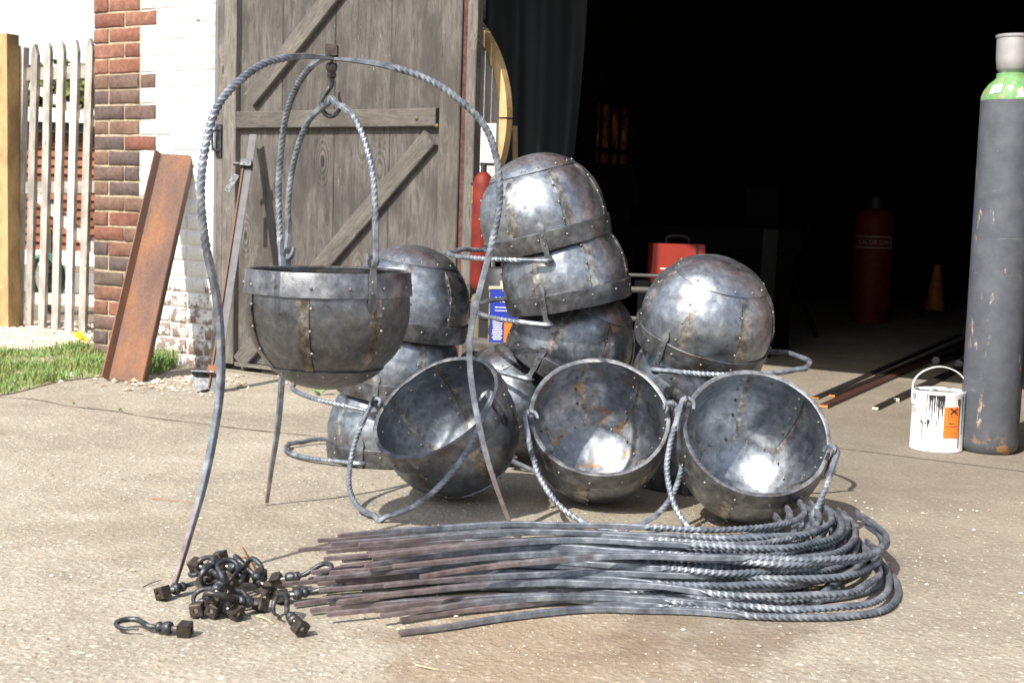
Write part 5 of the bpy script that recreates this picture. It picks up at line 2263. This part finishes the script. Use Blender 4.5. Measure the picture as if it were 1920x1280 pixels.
# ------------------------------------------------------------------ grass, gravel, dandelion and debris
def blade_mesh(name, poly, n, hmin, hmax, seed, clump=0.0):
    r = random.Random(seed)
    xs = [p.x for p in poly]
    ys = [p.y for p in poly]

    def inside(x, y):
        c = False
        j = len(poly) - 1
        for i in range(len(poly)):
            if (poly[i].y > y) != (poly[j].y > y) and x < (poly[j].x - poly[i].x) * (y - poly[i].y) / (poly[j].y - poly[i].y) + poly[i].x:
                c = not c
            j = i
        return c
    vs, fs = [], []
    k = 0
    while k < n:
        x, y = r.uniform(min(xs), max(xs)), r.uniform(min(ys), max(ys))
        if not inside(x, y):
            continue
        d = mnoise.noise(Vector((x * 3.2, y * 3.2, seed))) * .5 + .5
        if d < r.uniform(0.12, .66):
            continue
        k += 1
        h = r.uniform(hmin, hmax) * (.5 + .9 * d)
        a = r.uniform(0, 2 * pi)
        w_ = r.uniform(.0016, .0034)
        ln = r.uniform(.1, .9) * h
        dx, dy = cos(a), sin(a)
        px, py = -dy * w_, dx * w_
        i = len(vs)
        vs += [(x - px, y - py, -.005), (x + px, y + py, -.005),
               (x + dx * ln * .35 - px * .8, y + dy * ln * .35 - py * .8, h * .6), (x + dx * ln * .35 + px * .8, y + dy * ln * .35 + py * .8, h * .6),
               (x + dx * ln, y + dy * ln, h * .92)]
        fs += [(i, i + 1, i + 3, i + 2), (i + 2, i + 3, i + 4)]
    return make_mesh(name, vs, fs)


def grass_mat():
    g = G('grass_blades')
    p = g.n('ShaderNodeNewGeometry').outputs['Position']
    n = g.noise(p, 3.5, 4)
    f = g.noise(p, 120, 2)
    base = g.ramp(n, [(0.35, (0.24, 0.26, 0.085)), (0.55, (0.125, 0.24, 0.045)), (0.7, (0.16, 0.29, 0.06))])
    base = g.mix(g.sstep(f, .56, .66), base, (0.42, 0.38, 0.19))
    return g.set(color=base, rough=.6)


M_GRASS = grass_mat()
gpoly = [ground(x, y) for x, y in ((-260, 690), (-60, 654), (40, 658), (120, 650), (185, 632), (250, 650), (300, 662), (330, 690), (270, 712), (214, 704), (110, 716), (25, 738), (-60, 752), (-260, 780))]
sheet('verge_soil', [(p.x, p.y) for p in gpoly], 0.004, plain('verge_soil_mat', (0.33, 0.28, 0.18), .95, 0, .4, 12, .4))
gm = blade_mesh('grass', gpoly, 13000, .014, .050, 3)
o = link('grass', gm, M_GRASS)
tag(o, 'strip of short green grass between the gravel and the concrete', 'grass', kind='stuff')
gp2 = [ground(x, y) for x, y in ((262, 706), (330, 692), (318, 664), (268, 660))]
gm = blade_mesh('grass_tuft', gp2, 1400, .07, .14, 8)
o = link('grass_tuft', gm, M_GRASS)
tag(o, 'longer grass tuft behind the foot of the rusty channel', 'grass', kind='stuff')


def stones(name, n, fn, smin, smax, seed, zoff=0.0):
    r = random.Random(seed)
    vs, fs = [], []
    for _ in range(n):
        x, y = fn(r)
        s = r.uniform(smin, smax) * (1 + 1.2 * (r.random() ** 8))
        i = len(vs)
        a = r.uniform(0, pi)
        ex, ey, ez = s * r.uniform(.8, 1.5), s * r.uniform(.7, 1.1), s * r.uniform(.45, .8)
        base = [(1, 0, 0), (.4, .9, .1), (-.6, .8, 0), (-1, -.1, .05), (-.3, -.95, 0), (.7, -.7, 0), (.1, .1, 1), (-.1, 0, -.8)]
        for (bx, by, bz_) in base:
            bx *= r.uniform(.8, 1.2)
            X_, Y_ = bx * ex, by * ey
            vs.append((x + X_ * cos(a) - Y_ * sin(a), y + X_ * sin(a) + Y_ * cos(a), zoff + ez * .4 + bz_ * ez))
        for k in range(6):
            fs.append((i + k, i + (k + 1) % 6, i + 6))
            fs.append((i + (k + 1) % 6, i + k, i + 7))
    return make_mesh(name, vs, fs)


def stone_mat(name, cols):
    g = G(name)
    p = g.n('ShaderNodeNewGeometry').outputs['Position']
    ri = g.n('ShaderNodeNewGeometry').outputs['Random Per Island']
    base = g.ramp(ri, cols)
    return g.set(color=base, rough=.85)


M_STONE = stone_mat('pale_gravel', [(0, (0.34, 0.26, 0.17)), (.3, (0.55, 0.46, 0.33)), (.7, (0.66, 0.58, 0.45)), (1, (0.78, 0.72, 0.60))])
M_CHIP = stone_mat('flint_chips', [(0, (0.20, 0.14, 0.09)), (.35, (0.42, 0.34, 0.24)), (.75, (0.50, 0.45, 0.37)), (1, (0.64, 0.60, 0.53))])


def in_gravel(r):
    while True:
        p = ground(r.uniform(-230, 180), r.uniform(606, 655))
        return p.x, p.y


o = link('gravel', stones('gravel', 6000, in_gravel, .006, .013, 2, -.004), M_STONE)
tag(o, 'pale gravel in front of the picket gate', 'gravel', kind='stuff')


def in_yard(r):
    D = r.uniform(2.3, 4.0)
    return D * r.uniform(-.42, .42), D


def by_wall(r):
    p = ground(r.gauss(320, 70), 705 + abs(r.gauss(0, 14)))
    return p.x, p.y


o = link('loose_grit', stones('loose_grit', 2000, in_yard, .0012, .0032, 5), M_CHIP)
tag(o, 'loose grit scattered over the concrete yard', 'grit', kind='stuff')
o = link('stone_chips', stones('stone_chips', 420, by_wall, .003, .011, 6), M_CHIP)
tag(o, 'pale stone chips along the foot of the wall and door', 'stones', kind='stuff')

# joint between the concrete bays
jp = [ground(x, y) for x, y in ((-200, 735), (-60, 742), (62, 749), (131, 762), (206, 770), (281, 783), (356, 792), (470, 806), (590, 818))]
jp, _ = catmull(jp, .05)
rj = random.Random(9)
vs, fs = [], []
for i, p in enumerate(jp):
    w_ = rj.uniform(.002, .007)
    vs += [(p.x, p.y - w_, .0025), (p.x, p.y + w_, .0025)]
for i in range(len(jp) - 1):
    fs.append((2 * i, 2 * i + 2, 2 * i + 3, 2 * i + 1))
o = link('concrete_joint', make_mesh('concrete_joint', vs, fs), plain('joint_dirt', (0.12, 0.095, 0.06), .95, 0, .5, 40, .4))
o['kind'] = 'structure'

# dandelions
dn = ground(150, 652)
dand = thing('dandelion', 'yellow dandelion flowering in the grass at the foot of the pier', 'flower', Vector((dn.x, dn.y, 0)))
M_YF = plain('dandelion_yellow', (0.85, 0.62, 0.01), .6, 0, .1, 50, 0)
M_STEM = plain('green_stem', (0.10, 0.19, 0.04), .6)
for (px, py, rd) in ((149, 629, .026), (158, 637, .019)):
    p = at(px, py, dn.y) - Vector((dn.x, dn.y, 0))
    vs, fs = sweep([Vector((p.x * .3, 0, 0)), Vector((p.x * .8, 0, p.z * .5)), Vector((p.x, 0, p.z))], round_section(.0025, 6), ref=Vector((1, 0, 0)))
    MB().add(vs, fs).obj('stem', M_STEM, dand)
    fm = MB()
    Mt = Matrix.Translation(p) @ Matrix.Rotation(radians(50), 4, 'X')
    for ring, (r0_, z0_, k_) in enumerate(((rd, .0, 18), (rd * .75, .005, 15), (rd * .45, .009, 11))):
        for k in range(k_):
            a = 2 * pi * k / k_ + ring
            w_ = rd * .14
            t_ = Vector((-sin(a), cos(a), 0)) * w_
            d_ = Vector((cos(a), sin(a), 0))
            q = [d_ * .002 - t_ * .5 + Vector((0, 0, z0_)), d_ * .002 + t_ * .5 + Vector((0, 0, z0_)), d_ * r0_ + t_ + Vector((0, 0, z0_ + .006)), d_ * r0_ - t_ + Vector((0, 0, z0_ + .006))]
            fm.add([Mt @ x for x in q], [(0, 1, 2, 3)])
    fm.obj('flower_head', M_YF, dand)
lf = MB()
for k in range(6):
    a = k * 1.05
    d_ = Vector((cos(a), sin(a), .25))
    t_ = Vector((-sin(a), cos(a), 0))
    lf.add([Vector((0, 0, .005)), d_ * .05 + t_ * .012, d_ * .11 + Vector((0, 0, -.01)), d_ * .05 - t_ * .012], [(0, 1, 2, 3)])
lf.obj('leaf_rosette', M_STEM, dand)


def weed(px, py, s, label, n=7, seed=0):
    p = ground(px, py)
    r = random.Random(seed)
    o = thing('weed', label, 'plant', Vector((p.x, p.y, 0)))
    for k in range(n):
        a = r.uniform(0, 2 * pi)
        d_ = Vector((cos(a), sin(a), r.uniform(.4, 1.1)))
        t_ = Vector((-sin(a), cos(a), 0))
        l_ = s * r.uniform(.6, 1.1)
        m_ = MB()
        m_.add([Vector((0, 0, .002)), d_ * l_ * .5 + t_ * l_ * .26, d_ * l_ * .85 + t_ * l_ * .16 + Vector((0, 0, -.1 * l_)), d_ * l_ - Vector((0, 0, l_ * .25)), d_ * l_ * .85 - t_ * l_ * .16 + Vector((0, 0, -.1 * l_)), d_ * l_ * .5 - t_ * l_ * .26], [(0, 1, 2, 3), (0, 3, 4, 5)])
        m_.obj('leaf', plain('fresh_leaf', (0.13, 0.30, 0.05), .5) if k == 0 else bpy.data.materials['fresh_leaf'], o)


weed(601, 740, .05, 'small green weed at the foot of the door under the hanging cauldron', 7, 2)
weed(222, 770, .022, 'tiny green weed in the concrete joint by the rusty channel', 5, 4)
weed(138, 757, .016, 'tiny pale weed in the concrete left of the rusty channel', 4, 6)


def twig(pts_px, r_, label, mat, name='twig'):
    P = [ground(x, y, z) for x, y, z in pts_px]
    o = thing(name, label, 'twig', Vector((P[0].x, P[0].y, 0)))
    pts, _ = catmull([p - o.location for p in P], .006)
    vs, fs = sweep(pts, round_section(r_, 5), None, [(1 - .6 * i / len(pts),) * 2 for i in range(len(pts))])
    MB().add(vs, fs).obj('stem', mat, o, smooth=60)
    return o


M_TWIG = plain('dry_brown_twig', (0.30, 0.14, 0.06), .8)
M_STRAW = plain('dry_straw', (0.66, 0.52, 0.28), .8)
t_ = twig([(482, 1082, .02), (472, 1060, .022), (462, 1042, .018), (452, 1022, .006)], .0035, 'forked dry brown twig sticking out of the back of the hook heap', M_TWIG)
q1 = ground(464, 1048, .02) - t_.location
q2 = ground(450, 1046, .012) - t_.location
vs, fs = sweep([q1, (q1 + q2) / 2 + Vector((0, 0, .004)), q2], round_section(.0022, 5))
MB().add(vs, fs).obj('side_shoot', M_TWIG, t_)
twig([(482, 1154, .003), (498, 1159, .004), (513, 1168, .003)], .0018, 'straw fragment lying in front of the hook heap', M_STRAW, 'straw')
twig([(975, 995, .003), (1000, 996, .004), (1028, 998, .003)], .0016, 'long pale straw behind the heap near the stand foot', M_STRAW, 'straw')
twig([(780, 1246, .003), (800, 1250, .004), (822, 1255, .003)], .0014, 'short straw on the concrete at the bottom edge', M_STRAW, 'straw')
twig([(284, 934, .003), (330, 938, .004), (366, 942, .003)], .0014, 'thin dark twig on the concrete left of the stand', M_TWIG)
twig([(268, 1100, .003), (285, 1092, .006), (303, 1087, .003)], .0014, 'thin wire-like twig beside the left stand foot', M_HOOK)
for k, (px, py, lab) in enumerate(((131, 707, 'white pebble on the edge of the grass verge'), (114, 716, 'smaller grey white pebble beside the verge'))):
    p = ground(px, py)
    me = stones('pebble', 1, lambda r: (0, 0), .016 if k == 0 else .010, .017 if k == 0 else .011, 40 + k)
    o = link('pebble', me, M_WHITE, None, Matrix.Translation((p.x, p.y, 0)))
    tag(o, lab, 'pebble')
